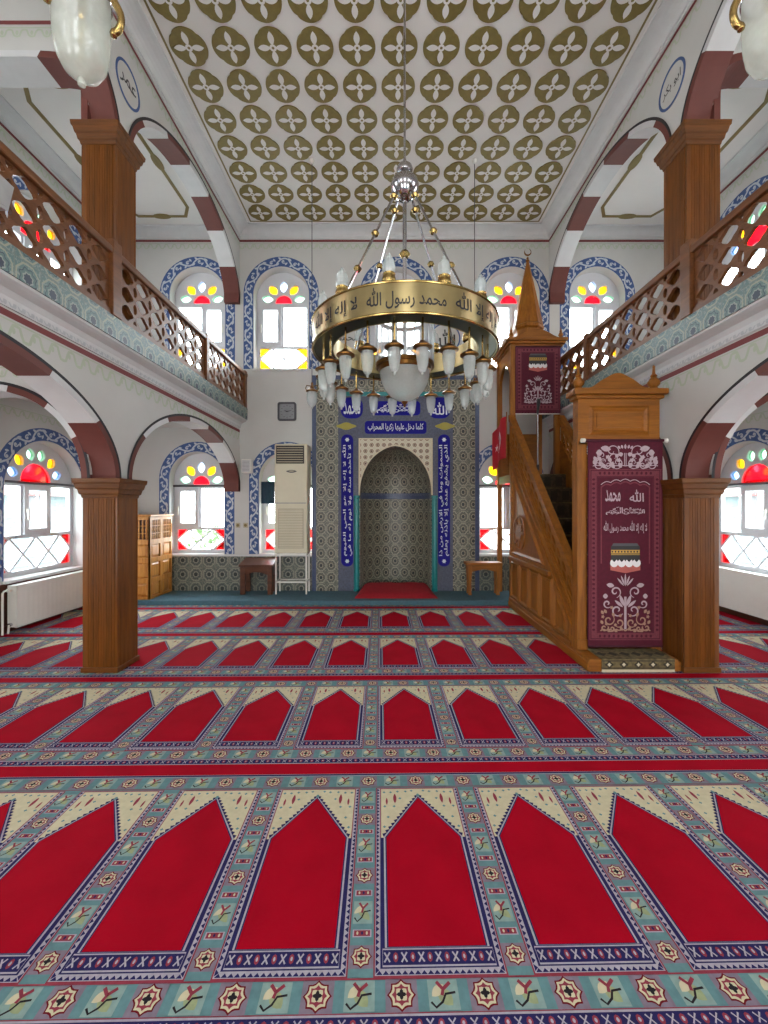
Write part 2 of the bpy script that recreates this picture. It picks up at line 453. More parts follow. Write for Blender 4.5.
def shape_ar(t):
    out = []; words = t.split(' ')
    for w in words:
        if w == 'الله': out.append('\uFDF2'); continue
        w = w.replace('لا', '\u0001').replace('لإ', '\u0002'); res = ''
        prev = False
        for i, ch in enumerate(w):
            nxt = i < len(w) - 1
            if ch in '\u0001\u0002':
                b = 0xFEFB if ch == '\u0001' else 0xFEF9
                res += chr(b + (1 if prev else 0)); prev = False; continue
            b = _AF[ch]
            if ch in _RJ: res += chr(b + (1 if prev else 0)); prev = False
            else:
                f = (3 if nxt else 1) if prev else (2 if nxt else 0)
                res += chr(b + f); prev = nxt
        out.append(res[::-1])
    return ' '.join(out[::-1])
_TX = {}
def text_mesh(txt):
    if txt in _TX: return _TX[txt]
    cu = bpy.data.curves.new('lettering', 'FONT'); cu.body = txt if (ord(txt[0]) > 0xFB00 or ord(txt[0]) < 0x600) else shape_ar(txt)
    cu.resolution_u = 3; cu.size = 1; cu.offset = 0.012
    ob = bpy.data.objects.new('lettering', cu); C.objects.link(ob)
    dg = bpy.context.evaluated_depsgraph_get(); dg.update()
    me = bpy.data.meshes.new_from_object(ob.evaluated_get(dg))
    r = ([(v.co.x, v.co.y) for v in me.vertices], [tuple(p.vertices) for p in me.polygons])
    bpy.data.objects.remove(ob); bpy.data.curves.remove(cu); bpy.data.meshes.remove(me)
    _TX[txt] = r
    return r
# =================================================================== WINDOWS
def scroll_band(mb, fr, n, path_in, path_out, mat, pitch=0.19):
    """pale leafy scroll running along a band between two polylines"""
    mid = [((a[0] + b[0]) / 2, (a[1] + b[1]) / 2) for a, b in zip(path_in, path_out)]
    wd = math.hypot(path_in[0][0] - path_out[0][0], path_in[0][1] - path_out[0][1])
    S = [0]
    for a, b in zip(mid, mid[1:]): S.append(S[-1] + math.hypot(b[0] - a[0], b[1] - a[1]))
    def at(s):
        s = max(0, min(S[-1] - 1e-6, s))
        for i in range(len(S) - 1):
            if S[i] <= s <= S[i + 1]:
                t = (s - S[i]) / max(1e-9, S[i + 1] - S[i]); a, b = mid[i], mid[i + 1]
                dx, dy = b[0] - a[0], b[1] - a[1]; l = math.hypot(dx, dy)
                return a[0] + dx * t, a[1] + dy * t, dx / l, dy / l
    def loc(s, off):
        x, y, dx, dy = at(s); return x - dy * off, y + dx * off
    k = 0; T = S[-1]; N = max(4, int(T / pitch)); p = T / N
    for k in range(N):
        sg = 1 if k % 2 == 0 else -1; s0 = p * k
        # one rolling acanthus: a stem that swings across and curls into a spiral with leaves on its back
        st = [(s0 + p * (1.0 * t), sg * wd * (-.36 + .70 * sin(pi * .5 * t * 1.25))) for t in [i / 10 for i in range(11)]]
        mb.ribbon([loc(a, b) for a, b in st], wd * .15, fr, n, mat)
        cs, co_ = s0 + p * .70, sg * wd * .02
        cu = [(cs + wd * .24 * (1 - .7 * t) * cos(.6 + 4.8 * t), co_ - sg * wd * .22 * (1 - .7 * t) * sin(.6 + 4.8 * t)) for t in [i / 12 for i in range(13)]]
        mb.ribbon([loc(a, b) for a, b in cu], wd * .10, fr, n + .0003, mat)
        x, y = loc(cs, co_); mb.flat(ell(x, y, wd * .09, wd * .09, 10), fr, n + .0005, mat)
        for ds, do, L, w_, an in ((.18, -.28, .34, .16, .5), (.42, .30, .36, .17, -.7), (.95, -.20, .30, .15, 1.0)):
            x, y, dx, dy = at(s0 + p * ds); a = math.atan2(dy, dx); x, y = loc(s0 + p * ds, sg * do * wd)
            mb.flat(petal(x, y, wd * L * 1.25, wd * w_ * 1.2, a + sg * an), fr, n + .0007, mat)

WIN = [0]
def window(fr, c, zb, width, height, style, depth=0.18):
    """style: 'nave' (one lite and one casement) or 'side' (three lites); fr's n grows into the room"""
    WIN[0] += 1
    root = struct_root('window_%d' % WIN[0], fr(c, zb, 0.0))
    h = width / 2; zs = zb + height - h
    O = lambda pts: [(c + x, zb + z) for x, z in pts]
    # openings of the frame, in window coordinates (x from centre, z from sill)
    holes = []                                  # (polygon, colour)
    corner = 'g_yel' if style == 'upper' else 'g_red'
    if style == 'side' or style == 'sideup':
        pz, tz = 0.47, 1.13; nd = 3; rr = 0.235; pr = 0.355; pl, pw = 0.165, 0.125
        angs = [14, 45, 76, 104, 135, 166]; cols = ['g_blue', 'g_yel', 'g_mint', 'g_mint', 'g_yel', 'g_blue']; fz = 1.17; corner = 'g_red'
        lites = [(-h + .04, -0.215, 0), (-0.215, 0.215, 1), (0.215, h - .04, 0)]
    else:
        pz, tz = 0.40, 1.10; nd = 2; rr = 0.135; pr = 0.27; pl, pw = 0.19, 0.125
        angs = [10, 50, 90, 130, 170]; cols = ['g_mint', 'g_yel', 'g_sky', 'g_yel', 'g_mint']; fz = 1.15
        flip = style == 'upper_l' or style == 'upper_flip'
        lites = [(-h + .04, -0.02, 1), (-0.02, h - .04, 0)]
        if c > CX + 0.5 or (style == 'upper' and c < CX - 2.5): lites = [(-h + .04, 0.02, 0), (0.02, h - .04, 1)]
    zp0 = 0.05; x0, x1 = -h + .045, h - .045; wd = (x1 - x0) / nd; cz = (zp0 + pz) / 2; t = 0.011
    for i in range(nd):
        a, b = x0 + wd * i, x0 + wd * (i + 1); m = (a + b) / 2
        holes.append((inset([(a, cz), (m, zp0), (b, cz), (m, pz)], t), 'g_clear'))
    ms = [x0 + wd * (i + .5) for i in range(nd)]
    for a, b in zip(ms, ms[1:]):
        holes.append((inset([(a, zp0), (b, zp0), ((a + b) / 2, cz)], t), 'g_clear')); holes.append((inset([(a, pz), ((a + b) / 2, cz), (b, pz)], t), 'g_clear'))
    for xa, sg in ((x0, 1), (x1, -1)):
        for za, zc_ in ((zp0, cz), (pz, cz)):
            holes.append((inset([(xa, za), (xa + sg * wd / 2, za), (xa, zc_)], t), corner))
    cas = []
    for a, b, op in lites:
        if op: cas.append((a, b)); holes.append((rect(a + .075, b - .075, pz + .10, tz - .07), 'g_clear'))
        else: holes.append((rect(a + .02, b - .02, pz + .03, tz - .02), 'g_clear'))
    holes.append(([(rr * cos(pi * i / 14), fz + rr * sin(pi * i / 14)) for i in range(15)], 'g_red'))
    for a, col in zip(angs, cols):
        q = math.radians(a)
        holes.append((petal(pr * cos(q), fz + .03 + pr * 0.92 * sin(q), pl, pw, q), col))
    outer = arch_pts(-h, h, 0, height - h, h, 26)
    fm = MB(); fm.plate([O(outer)] + [O(p) for p, _ in holes], fr, -depth - .035, -depth + .02, 'pvc')
    for a, b in cas:
        fm.plate([O(rect(a + .01, b - .01, pz + .03, tz - .01)), O(rect(a + .075, b - .075, pz + .10, tz - .07))], fr, -depth + .018, -depth + .045, 'pvc')
    fm.build('window_frame', root)
    for col, nm in (('g_clear', 'clear_pane'), ('g_red', 'red_pane'), ('g_yel', 'yellow_pane'), ('g_mint', 'mint_pane'), ('g_blue', 'blue_pane'), ('g_sky', 'sky_pane')):
        pm = MB()
        for p, k in holes:
            if k == col: pm.flat(O(p), fr, -depth - .008, col)
        if pm.f: pm.build(nm, root)
    hm = MB()
    for a, b in cas:
        s = a + .04 if (a + b) / 2 <= 0.02 else b - .04
        hm.fbox(fr, c + s - .012, c + s + .012, zb + (pz + tz) / 2 - .03, zb + (pz + tz) / 2 + .03, -depth + .045, -depth + .06, 'white')
        hm.fbox(fr, c + s - .009, c + s + .009, zb + (pz + tz) / 2 - .11, zb + (pz + tz) / 2 + .02, -depth + .06, -depth + .078, 'white')
    hm.build('handle', root)
    sm = MB(); sm.fbox(fr, c - h - .015, c + h + .015, zb - .035, zb - .002, -depth, .035, 'trimwhite'); sm.build('window_sill', root)
    # painted blue surround
    w = 0.17
    inn = O(arch_pts(-h - .012, h + .012, 0, height - h, h + .012, 26)); ou = O(arch_pts(-h - w, h + w, 0, height - h, h + w, 26))
    def dense(P, k=8):
        return [(P[0][0], P[0][1] + (P[1][1] - P[0][1]) * i / k) for i in range(k)] + P[1:-1] + [(P[-1][0], P[-2][1] + (P[-1][1] - P[-2][1]) * i / k) for i in range(1, k + 1)]
    inn, ou = dense(inn), dense(ou)
    bm_ = MB(); bm_.ring(inn, ou, fr, 0.0, 0.004, 'blue'); scroll_band(bm_, fr, 0.0048, inn, ou, 'bluepale'); bm_.build('painted_surround', root)
    if style == 'lower' or style == 'side':
        rl = MB(); rl.tube([fr(c - h + .005, zb + tz + .02, -depth + .06), fr(c + h - .005, zb + tz + .02, -depth + .06)], 0.018, 'dkgrey', 8); rl.build('curtain_rail', root)
    return root, O(outer)

def hole_outline(c, zb, width, height):
    h = width / 2
    return [(c + x, zb + z) for x, z in arch_pts(-h, h, 0, height - h, h, 26)]

BW = 0.89; BH = 1.665
UP_X = [CX + .05 + d for d in (-3.27, -1.90, 0, 1.87, 3.27)]
LO_X = [-3.11, -1.64, 1.95, 3.42]
ZU, ZL = 3.70, 0.675
SW, SH = 1.28, 1.685
NX = 0.14                                         # mihrab centre
N_HALF, N_SPR, N_TOP = 0.575, 1.70, 2.435
def niche_arch(half, spr, top, zb=PLAT, n=14):
    """slightly pointed arch"""
    L = []
    rise = top - spr
    for i in range(n + 1):
        t = i / n; a = t * pi / 2
        L.append((-half * cos(a) ** 0.92, spr + rise * (0.86 * sin(a) + 0.14 * t ** 1.6)))
    R = [(-x, z) for x, z in L[:-1]][::-1]
    P = L + R
    return [(NX - half, zb)] + [(NX + x, z) for x, z in P] + [(NX + half, zb)]

# =================================================================== ROOM SHELL
WALL_T = 0.25
wb = MB()
loops = [[(CX - OUT - .25, -.1), (CX + OUT + .25, -.1), (CX + OUT + .25, ZC + .15), (CX - OUT - .25, ZC + .15)]]
loops += [hole_outline(x, ZU, BW, BH) for x in UP_X] + [hole_outline(x, ZL, BW, BH) for x in LO_X]
loops.append(niche_arch(N_HALF, N_SPR, N_TOP))
wb.plate(loops, F_back, -WALL_T, 0, 'plaster')
def stencil(mb, fr, u0, u1, z, n, mat='stencil', amp=0.035, pitch=0.13, w=0.016):
    k = int((u1 - u0) / 0.016)
    mb.ribbon([(u0 + (u1 - u0) * i / k, z + amp * math.tanh(2.6 * sin(2 * pi * (u0 + (u1 - u0) * i / k) / pitch))) for i in range(k + 1)], w, fr, n, mat)
    mb.flat(rect(u0, u1, z + amp + .012, z + amp + .022), fr, n, mat)
    q = u0 + pitch * .75
    while q < u1:
        mb.flat(ell(q, z + amp * .1, 0.014, 0.022, 8), fr, n + .0004, mat); q += pitch
# painted line and stencil under the ceiling, piece by piece between the arcades
for a, b in ((CX - OUT, CX - HALF - AT), (CX - HALF, CX + HALF), (CX + HALF + AT, CX + OUT)):
    wb.flat(rect(a, b, 5.775, 5.81), F_back, .004, 'maroon'); stencil(wb, F_back, a, b, 5.70, .003)
wb.build('wall_back', kind='structure')

# tiled wainscot on the back wall
tw = MB()
for a, b in ((CX - OUT, NX - 1.37), (NX + 1.37, CX + OUT)):
    tw.fbox(F_back, a, b, PLAT, ZL - .036, 0, .018, 'tilelow'); tw.fbox(F_back, a, b, ZL - .036, ZL - .012, 0, .026, 'trimwhite')
tw.build('trim_1', kind='structure')

for x in UP_X: window(F_back, x, ZU, BW, BH, 'upper')
LOWWIN = [window(F_back, x, ZL, BW, BH, 'lower')[0] for x in LO_X]
SY = [5.50, 2.17, -1.04]
for s, nm in ((-1, 'left'), (1, 'right')):
    fr = F_side(s, OUT)
    w = MB(); lp = [[(YN, -.1), (YB, -.1), (YB, ZC + .15), (YN, ZC + .15)]]
    for y in SY: lp += [hole_outline(y, .60, SW, SH), hole_outline(y, 3.70, SW, SH)]
    w.plate(lp, fr, -WALL_T, 0, 'plaster')
    for a, b in ((YN, 3.68), (3.98, YB)):
        w.flat(rect(a, b, 5.775, 5.81), fr, .004, 'maroon'); stencil(w, fr, a, b, 5.70, .003)
        stencil(w, fr, a, b, 2.56, .003)
    w.build('wall_' + nm, kind='structure')
    b = MB(); b.fbox(fr, YN, 6.2, 0.0, .565, 0, .022, 'wood_brn'); b.fbox(fr, YN, 6.2, 0.0, .09, .022, .034, 'wood_brn'); b.build('baseboard_' + nm, kind='structure')
    for y in SY:
        window(fr, y, .60, SW, SH, 'side'); window(fr, y, 3.70, SW, SH, 'sideup')

# wall behind the viewer, unseen; its openings are sized to control the light from behind
wf = MB(); lp = [[(CX - OUT - .25, -.1), (CX + OUT + .25, -.1), (CX + OUT + .25, ZC + .15), (CX - OUT - .25, ZC + .15)]]
for x in (-3.3, 0, 3.3): lp += [[(CX + x + a, z) for a, z in arch_pts(-.8, .8, .02, 1.5, .8)], [(CX + x + a, z) for a, z in arch_pts(-.6, .6, 3.5, 4.8, .6)]]
wf.plate(lp, F_front(YN), 0, .25, 'plaster'); wf.build('wall_front', kind='structure')
# floor and platform
f = MB(); f.box(CX - OUT, CX + OUT, YN, YB, -.1, 0, 'c_navy'); f.build('floor', kind='structure')
pl = MB(); pl.box(CX - OUT, CX + OUT, 6.2, YB, 0.0005, PLAT, 'plat'); pl.build('floor_platform', kind='structure', bevel=.008)

# main ceiling with its gilt rosettes
c = MB()
c.box(CX - OUT - .1, CX + OUT + .1, YN, YB + .1, ZC, ZC + .12, 'ceil')
fc = F_ceil(ZC)
yf = 6.72; xf = 2.285
for L in (rect(CX - xf, CX + xf, yf - .022, yf), rect(CX - xf, CX - xf + .022, YN, yf), rect(CX + xf - .022, CX + xf, YN, yf)): c.flat(L, fc, .006, 'goldline')
rows = [6.515 - .392 * i for i in range(17)]
for y in rows:
    for j in range(-5, 6):
        x = CX + j * .412; r = .176
        out = [(x + r * q_ * cos(t_), y + r * q_ * sin(t_)) for t_, q_ in [(2 * pi * i / 64, 1.0 + .018 * cos(8 * pi * i / 64) - .045 * max(0, -cos(8 * pi * i / 64)) ** 10) for i in range(64)]]
        c.plate([out], fc, .0, .012, 'gold')
        for q in range(4):
            a = q * pi / 2
            c.flat(petal(x + .085 * cos(a), y + .085 * sin(a), .125, .060, a, 6), fc, .0135, 'ceil')
            c.flat(rect(x - .006, x + .006, y - .165, y + .165) if q == 0 else rect(x - .165, x + .165, y - .006, y + .006), fc, .0128, 'goldline')
        c.flat(ell(x, y, .034, .034, 12), fc, .0138, 'ceil'); c.flat(ell(x, y, .014, .014, 8), fc, .0142, 'goldline')
c.build('ceiling', kind='structure')

# aisle ceiling frames (olive band with little knots)
def aisle_frame(mb, x0, x1, y0, y1, w=.045):
    k = .22; m = (y0 + y1) / 2; xm = (x0 + x1) / 2
    P = [(x0, y0 + k), (x0 + k * .6, y0), (x1 - k * .6, y0), (x1, y0 + k), (x1, y1 - k), (x1 - k * .6, y1), (x0 + k * .6, y1), (x0, y1 - k)]
    mb.ring(inset(P, w), P if sum(P[i][0] * P[(i + 1) % 8][1] - P[(i + 1) % 8][0] * P[i][1] for i in range(8)) > 0 else P[::-1], fc, 0, .008, 'goldline', True) if False else None
    A = inset(P, w); B = inset(P, 0.0)
    mb.ring(A, B, fc, 0, .008, 'goldline', True)
    for (cx, cy, a, b) in ((xm, y0 + w / 2, .14, .055), (xm, y1 - w / 2, .14, .055), (x0 + w / 2, m, .055, .14), (x1 - w / 2, m, .055, .14)):
        mb.ring(ell(cx, cy, a, b, 16), ell(cx, cy, a - .03, b - .03, 16), fc, 0, .010, 'goldline', True)
af = MB()
for s in (-1, 1):
    for y0, y1 in ((4.5, 6.62), (.9, 3.3)):
        xa, xb = sorted((CX + s * 3.10, CX + s * 4.12)); aisle_frame(af, xa, xb, y0, y1)
af.build('trim_2', kind='structure')

# coving: nave and aisles
def cove(mb, fr, u0, u1, z0, d, n0=0.0):
    """concave moulding against a wall frame, from z0 on the wall to d out on the ceiling"""
    prof = [(0, z0), (.018, z0), (.018, z0 + .03)] + [(.03 + (d - .03) * (1 - cos(pi / 2 * i / 6)), z0 + .03 + (ZC - .02 - z0 - .03) * sin(pi / 2 * i / 6)) for i in range(7)] + [(d, ZC), (0, ZC)]
    vs = [fr(u, z, n0 + nn) for u in (u0, u1) for nn, z in prof]; k = len(prof)
    mb.add(vs, [(i, (i + 1) % k, k + (i + 1) % k, k + i) for i in range(k)] + [tuple(range(k)), tuple(range(k, 2 * k))], 'trimwhite')
cv = MB()
cove(cv, F_back, CX - HALF, CX + HALF, 5.815, .20)
for s in (-1, 1):
    cove(cv, F_side(s, HALF), YN, YB, 5.815, .20); cove(cv, F_side(s, OUT), YN, YB, 5.815, .16)
    a, b = sorted((CX + s * (HALF + AT), CX + s * OUT)); cove(cv, F_back, a, b, 5.815, .16)
    cove(cv, lambda u, v, n, s=s: (CX + s * (HALF + AT + n), u, v), YN, YB, 5.815, .16)
cv.build('trim_3', kind='structure')

# =================================================================== ARCADES
BAYS = [(YN + .05, .32), (.62, 3.82), (3.95, YB)]
def ell_arc(cu, a, zs, b, n=40, t0=pi, t1=0.0, p=2.0):
    e = 2.0 / p; pw = lambda x: math.copysign(abs(x) ** e, x) if abs(x) > 1e-9 else 0.0
    return [(cu + a * pw(cos(t0 + (t1 - t0) * i / n)), zs + b * pw(sin(t0 + (t1 - t0) * i / n))) for i in range(n + 1)]
def voussoirs(mb, fr, cu, a, zs, b, n0, n1, th=.055, segs=7, line=True, p=2.0):
    N = 400; L = [0.0]
    for i in range(N):
        q = ell_arc(0, a, 0, b, 1, pi * i / N, pi * (i + 1) / N, p); L.append(L[-1] + math.hypot(q[1][0] - q[0][0], q[1][1] - q[0][1]))
    def at_len(f):
        w = f * L[-1]
        for i in range(N):
            if L[i + 1] >= w: return pi * (i + (w - L[i]) / (L[i + 1] - L[i])) / N
        return pi
    for i in range(segs):
        t0 = pi - at_len(i / segs); t1 = pi - at_len((i + 1) / segs)
        mt = 'brown' if i % 2 == 0 else 'trimwhite'
        mb.ring(ell_arc(cu, a - th, zs, b - th, 14, t0, t1, p), ell_arc(cu, a + .001, zs, b + .001, 14, t0, t1, p), fr, n0, n1, mt)
    if line:
        mb.strip(ell_arc(cu, a - .002, zs, b - .002, 60, p=p), ell_arc(cu, a + .024, zs, b + .024, 60, p=p), fr, n1 + .0012, 'black')
def arcade_wall(s, nm):
    fr = F_side(s, HALF)
    for lvl, zs, b, zt in (('lower', 1.70, .86, 2.74), ('upper', 4.76, .93, 5.93)):
        w = MB(); P = [(YN, zs)]
        for (y0, y1) in BAYS:
            P += ell_arc((y0 + y1) / 2, (y1 - y0) / 2, zs, b)
        P += [(YB, zt), (YN, zt)]
        # drop duplicate
        Q = []
        for p in P:
            if not Q or abs(p[0] - Q[-1][0]) + abs(p[1] - Q[-1][1]) > 1e-6: Q.append(p)
        w.plate([Q], fr, -AT, 0, 'plaster')
        w.plate([rect(.32, .62, .03 if lvl == 'lower' else ZG, zs)], fr, -AT, 0, 'plaster')
        if lvl == 'lower':
            w.flat(rect(YN, YB, 2.66, 2.705), fr, .003, 'maroon'); stencil(w, fr, YN, YB, 2.585, .003, amp=.042, pitch=.16, w=.022)
        else:
            w.flat(rect(YN, YB, 5.775, 5.81), fr, .003, 'maroon'); stencil(w, fr, YN, YB, 5.715, .003, amp=.03)
        w.build('wall_%s_arcade_%s' % (nm, lvl), kind='structure')
        tr = MB()
        for (y0, y1) in BAYS:
            voussoirs(tr, fr, (y0 + y1) / 2, (y1 - y0) / 2, zs, b, -AT - .008, .008)
        # corbel against the back wall
        tr.fbox(fr, YB - .075, YB, zs - .005, zs + .16, -AT - .008, .008, 'brown')
        tr.build('trim_4' if lvl == 'lower' else 'trim_5', kind='structure')
        # transverse arch over the aisle
        ua, ub = HALF + AT - .02, OUT; cu = (ua + ub) / 2; a = (ub - ua) / 2; bb, pp, sg_ = (.83, 2.0, 7) if lvl == 'lower' else (.67, 6.0, 3)
        ft = lambda u, v, n, s=s: (CX + s * u, 3.71 - n, v)
        top = ZG - .16 if lvl == 'lower' else ZC
        t = MB(); t.plate([ell_arc(cu, a, zs, bb, 60, p=pp) + [(ub, top), (ua, top)]], ft, -.26, 0, 'plaster')
        t.flat(rect(ua, ub, top - .30 if lvl == 'upper' else top - .055, top - .265 if lvl == 'upper' else top - .02), ft, .003, 'maroon')
        stencil(t, ft, ua, ub, top - .375 if lvl == 'upper' else top - .12, .003, amp=.03)
        voussoirs(t, ft, cu, a, zs, bb, -.268, .008, segs=sg_, p=pp, line=lvl == 'lower')
        t.build('wall_%s_cross_arch_%s' % (nm, lvl), kind='structure')
    # gallery slab, cornice and tile band
    sl = MB(); frs = F_side(s, HALF)
    sl.fbox(frs, YN, YB, 2.74, ZG, -(OUT - HALF), -.0005, 'plaster'); sl.build('floor_gallery_' + nm, kind='structure')
    co = MB()
    prof = [(0, 2.72), (.012, 2.72), (.02, 2.78), (.045, 2.815), (.09, 2.835), (.115, 2.85), (.118, 2.868), (0, 2.868)]
    vs = [frs(u, z, nn) for u in (YN, YB) for nn, z in prof]; k = len(prof)
    co.add(vs, [(i, (i + 1) % k, k + (i + 1) % k, k + i) for i in range(k)] + [tuple(range(k)), tuple(range(k, 2 * k))], 'trimwhite')
    stencil(co, frs, YN, YB, 2.745, .0165, 'stencil2', amp=.014, pitch=.07, w=.012)
    co.build('trim_6', kind='structure')
    tb = MB(); tb.fbox(frs, YN, YB, 2.868, 3.05, -.10, .13, 'tileband'); tb.build('trim_7', kind='structure')
arcade_wall(-1, 'left'); arcade_wall(1, 'right')

# =================================================================== COLUMNS
def column(s, z0, z1, label, group):
    xi, xo = (2.455, 2.755) if z0 < 1 else (2.472, 2.765); xa, xb = sorted((CX + s * xi, CX + s * xo)); ya, yb = 3.68, 3.98
    root = thing('wooden_column', label, 'column', ((xa + xb) / 2, (ya + yb) / 2, z0), group)
    # reeded cladding: board with shallow V grooves on every face
    P = []
    def side(p, q, nrm, n):
        for i in range(n):
            for t, d in ((0.12, 0.0), (0.80, 0.0), (0.96, .009)):
                f_ = .09 + .82 * (i + t) / n
                P.append((p[0] + (q[0] - p[0]) * f_ - nrm[0] * d, p[1] + (q[1] - p[1]) * f_ - nrm[1] * d))
    e = .0
    P.append((xa, ya)); side((xa, ya), (xb, ya), (0, -1), 11); P.append((xb, ya)); side((xb, ya), (xb, yb), (1, 0), 13)
    P.append((xb, yb)); side((xb, yb), (xa, yb), (0, 1), 11); P.append((xa, yb)); side((xa, yb), (xa, ya), (-1, 0), 13)
    ch = .17
    m = MB(); m.plate([P], F_up(0), z0 + .012, z1 - ch + .01, 'wood_col'); m.build('shaft', root)
    cp = MB()
    lv = [(z1 - ch, .006), (z1 - ch + .03, .012), (z1 - ch + .034, .022), (z1 - ch + .075, .030), (z1 - ch + .08, .038), (z1 - .045, .048), (z1 - .04, .056), (z1 - .002, .06)]
    vs = []
    for z, d in lv: vs += [(xa - d, ya - d, z), (xb + d, ya - d, z), (xb + d, yb + d, z), (xa - d, yb + d, z)]
    fs = [(4 * i + j, 4 * i + (j + 1) % 4, 4 * i + 4 + (j + 1) % 4, 4 * i + 4 + j) for i in range(len(lv) - 1) for j in range(4)] + [(0, 1, 2, 3), tuple(range(len(vs) - 4, len(vs)))]
    cp.add(vs, fs, 'wood_colh'); cp.build('capital', root, bevel=.003)
    bs = MB(); bs.box(xa - .012, xb + .012, ya - .012, yb + .012, z0 + .006, z0 + .05, 'wood_colh'); bs.build('base', root, bevel=.004)
column(-1, 0.012, 1.70, 'lower left square column clad in reeded orange-brown boards, standing on the carpet', 'wood-clad columns')
column(1, 0.012, 1.70, 'lower right square column clad in reeded boards, beside the tall burgundy banner', 'wood-clad columns')
column(-1, ZG + .01, 4.76, 'upper left square wooden column rising behind the left gallery railing', 'wood-clad columns')
column(1, ZG + .01, 4.76, 'upper right square wooden column rising behind the right gallery railing', 'wood-clad columns')

# =================================================================== GALLERY RAILINGS
def lobed_hole(cx, cy, rx, ry, n=20):
    r = []
    for i in range(n):
        t = 2 * pi * i / n; q = 1 + .13 * cos(4 * t)
        r.append((cx + rx * q * cos(t), cy + ry * q * sin(t)))
    return r
def railing(s, label):
    fr = F_side(s, 2.44); zb, zt = 3.05, 3.62
    root = thing('gallery_railing', label, 'railing', fr(3.3, zb, 0), 'carved gallery railings')
    posts = [-2.2, -.9, .2, 1.85, 3.585, 5.40, 6.86]
    for y in posts:
        w = .06 if y == 3.585 else .04
        m = MB(); m.fbox(fr, y - w, y + w, zb, zt + (.06 if y == 3.585 else .02), -.028, .05, 'wood_rail'); m.build('post', root, bevel=.006)
    m = MB(); ends = [YN] + posts
    m.fbox(fr, YN, YB - .005, zt - .06, zt, -.028, .045, 'wood_rail'); m.build('handrail', root, bevel=.012)
    m = MB(); m.fbox(fr, YN, YB - .005, zb + .001, zb + .05, -.026, .03, 'wood_rail'); m.build('bottom_rail', root)
    for a, b in ((-.86, .16), (.24, 1.81), (1.89, 3.525), (3.645, 5.36), (5.44, 6.82)):
        z0, z1 = zb + .045, zt - .055; H = z1 - z0; py = H / 3
        k = max(2, round((b - a - .02) / .235)); px = (b - a) / k; holes = []
        for i in range(k):
            for j in range(3):
                holes.append(lobed_hole(a + px * (i + .5), z0 + py * (j + .5), px * .36, py * .37))
        for i in range(1, k):
            for j in range(4):
                cy = z0 + py * j
                if j == 0 or j == 3: continue
                holes.append(ell(a + px * i, cy, px * .115, py * .30, 12))
            for cy, sg in ((z0, 1), (z1, -1)):
                holes.append([(a + px * i + px * .11 * cos(pi * q / 8), cy + sg * (.012 + py * .26 * sin(pi * q / 8))) for q in range(9)])
        m = MB(); m.plate([rect(a, b, z0, z1)] + holes, fr, -.014, .014, 'wood_rail'); m.build('lattice_panel', root)
railing(-1, 'brown carved lattice railing along the left gallery above the tiled band')
railing(1, 'brown carved lattice railing along the right gallery, above the tall pulpit gate')

# =================================================================== ROUNDELS
def roundel(fr, cu, cv, r, txt, label, face='plaster', rim='blue', ink='dark', n=0.004):
    m = MB(); m.plate([ell(cu, cv, r, r, 40)], fr, n - .003, n, face)
    m.ring(ell(cu, cv, r, r, 40), ell(cu, cv, r - .022, r - .022, 40), fr, n, n + .004, rim, True)
    m.text(txt, fr, cu, cv, r * 1.35, r * 1.3, n + .0025, ink)
    tag(m.build('calligraphy_roundel'), label, 'roundel', 'calligraphy roundels')
roundel(F_side(-1, HALF), 3.95, 5.37, .185, 'عمر', 'round calligraphy medallion above the upper left column')
fR = F_side(1, HALF)
roundel(lambda u, v, n: fR(-u, v, n), -3.95, 5.37, .185, 'ابو بكر', 'round calligraphy medallion above the upper right column')
roundel(F_back, NX - .78, 4.20, .25, 'محمد', 'round black-lettered medallion on the back wall, half hidden at left behind the chandelier ring')
roundel(F_back, NX + .81, 4.20, .25, 'الله', 'round black-lettered medallion on the back wall, seen at right through the chandelier ring')
# =================================================================== MIHRAB
mh = thing('mihrab', 'blue and grey tiled prayer niche with pointed arch in the back wall', 'prayer niche', (NX, YB, PLAT))
def RX(x0, x1, z0, z1): return rect(NX + x0, NX + x1, z0, z1)
m = MB()
n0, n1 = .001, .045
m.plate([RX(-1.357, 1.357, PLAT, 3.58), niche_arch(N_HALF, N_SPR, N_TOP, PLAT + .0005)], F_back, n0, n1, 'tile')
m.build('tile_panel', mh)
m = MB()
m.ring([(NX - 1.357, PLAT), (NX - 1.357, 3.58), (NX + 1.357, 3.58), (NX + 1.357, PLAT)], [(NX - 1.29, PLAT), (NX - 1.29, 3.513), (NX + 1.29, 3.513), (NX + 1.29, PLAT)], F_back, n1, n1 + .012, 'nblue')
m.build('border', mh)
m = MB()
NA = niche_arch(.605, N_SPR, 2.56, PLAT)
m.plate([RX(-.93, .93, PLAT + .001, 3.24), RX(-.60, .60, PLAT + .003, 2.56)], F_back, n1, n1 + .010, 'greyblue')
m.build('inner_field', mh)
m = MB(); m.fbox(F_back, NX - .93, NX + .93, 3.245, 3.31, n1, n1 + .018, 'tealtile'); m.build('teal_band', mh)
m = MB()
m.plate([[(NX - .595, N_SPR - .06), (NX + .595, N_SPR - .06), (NX + .595, 2.555), (NX - .595, 2.555)][::1], [(x, z) for x, z in niche_arch(N_HALF, N_SPR, N_TOP, N_SPR - .059)]], F_back, n1, n1 + .014, 'spandrel')
A1 = niche_arch(N_HALF, N_SPR, N_TOP, N_SPR - .05); A2 = niche_arch(N_HALF + .02, N_SPR, N_TOP + .022, N_SPR - .05)
m.ring(A1, A2, F_back, n1 + .004, n1 + .022, 'fringe')
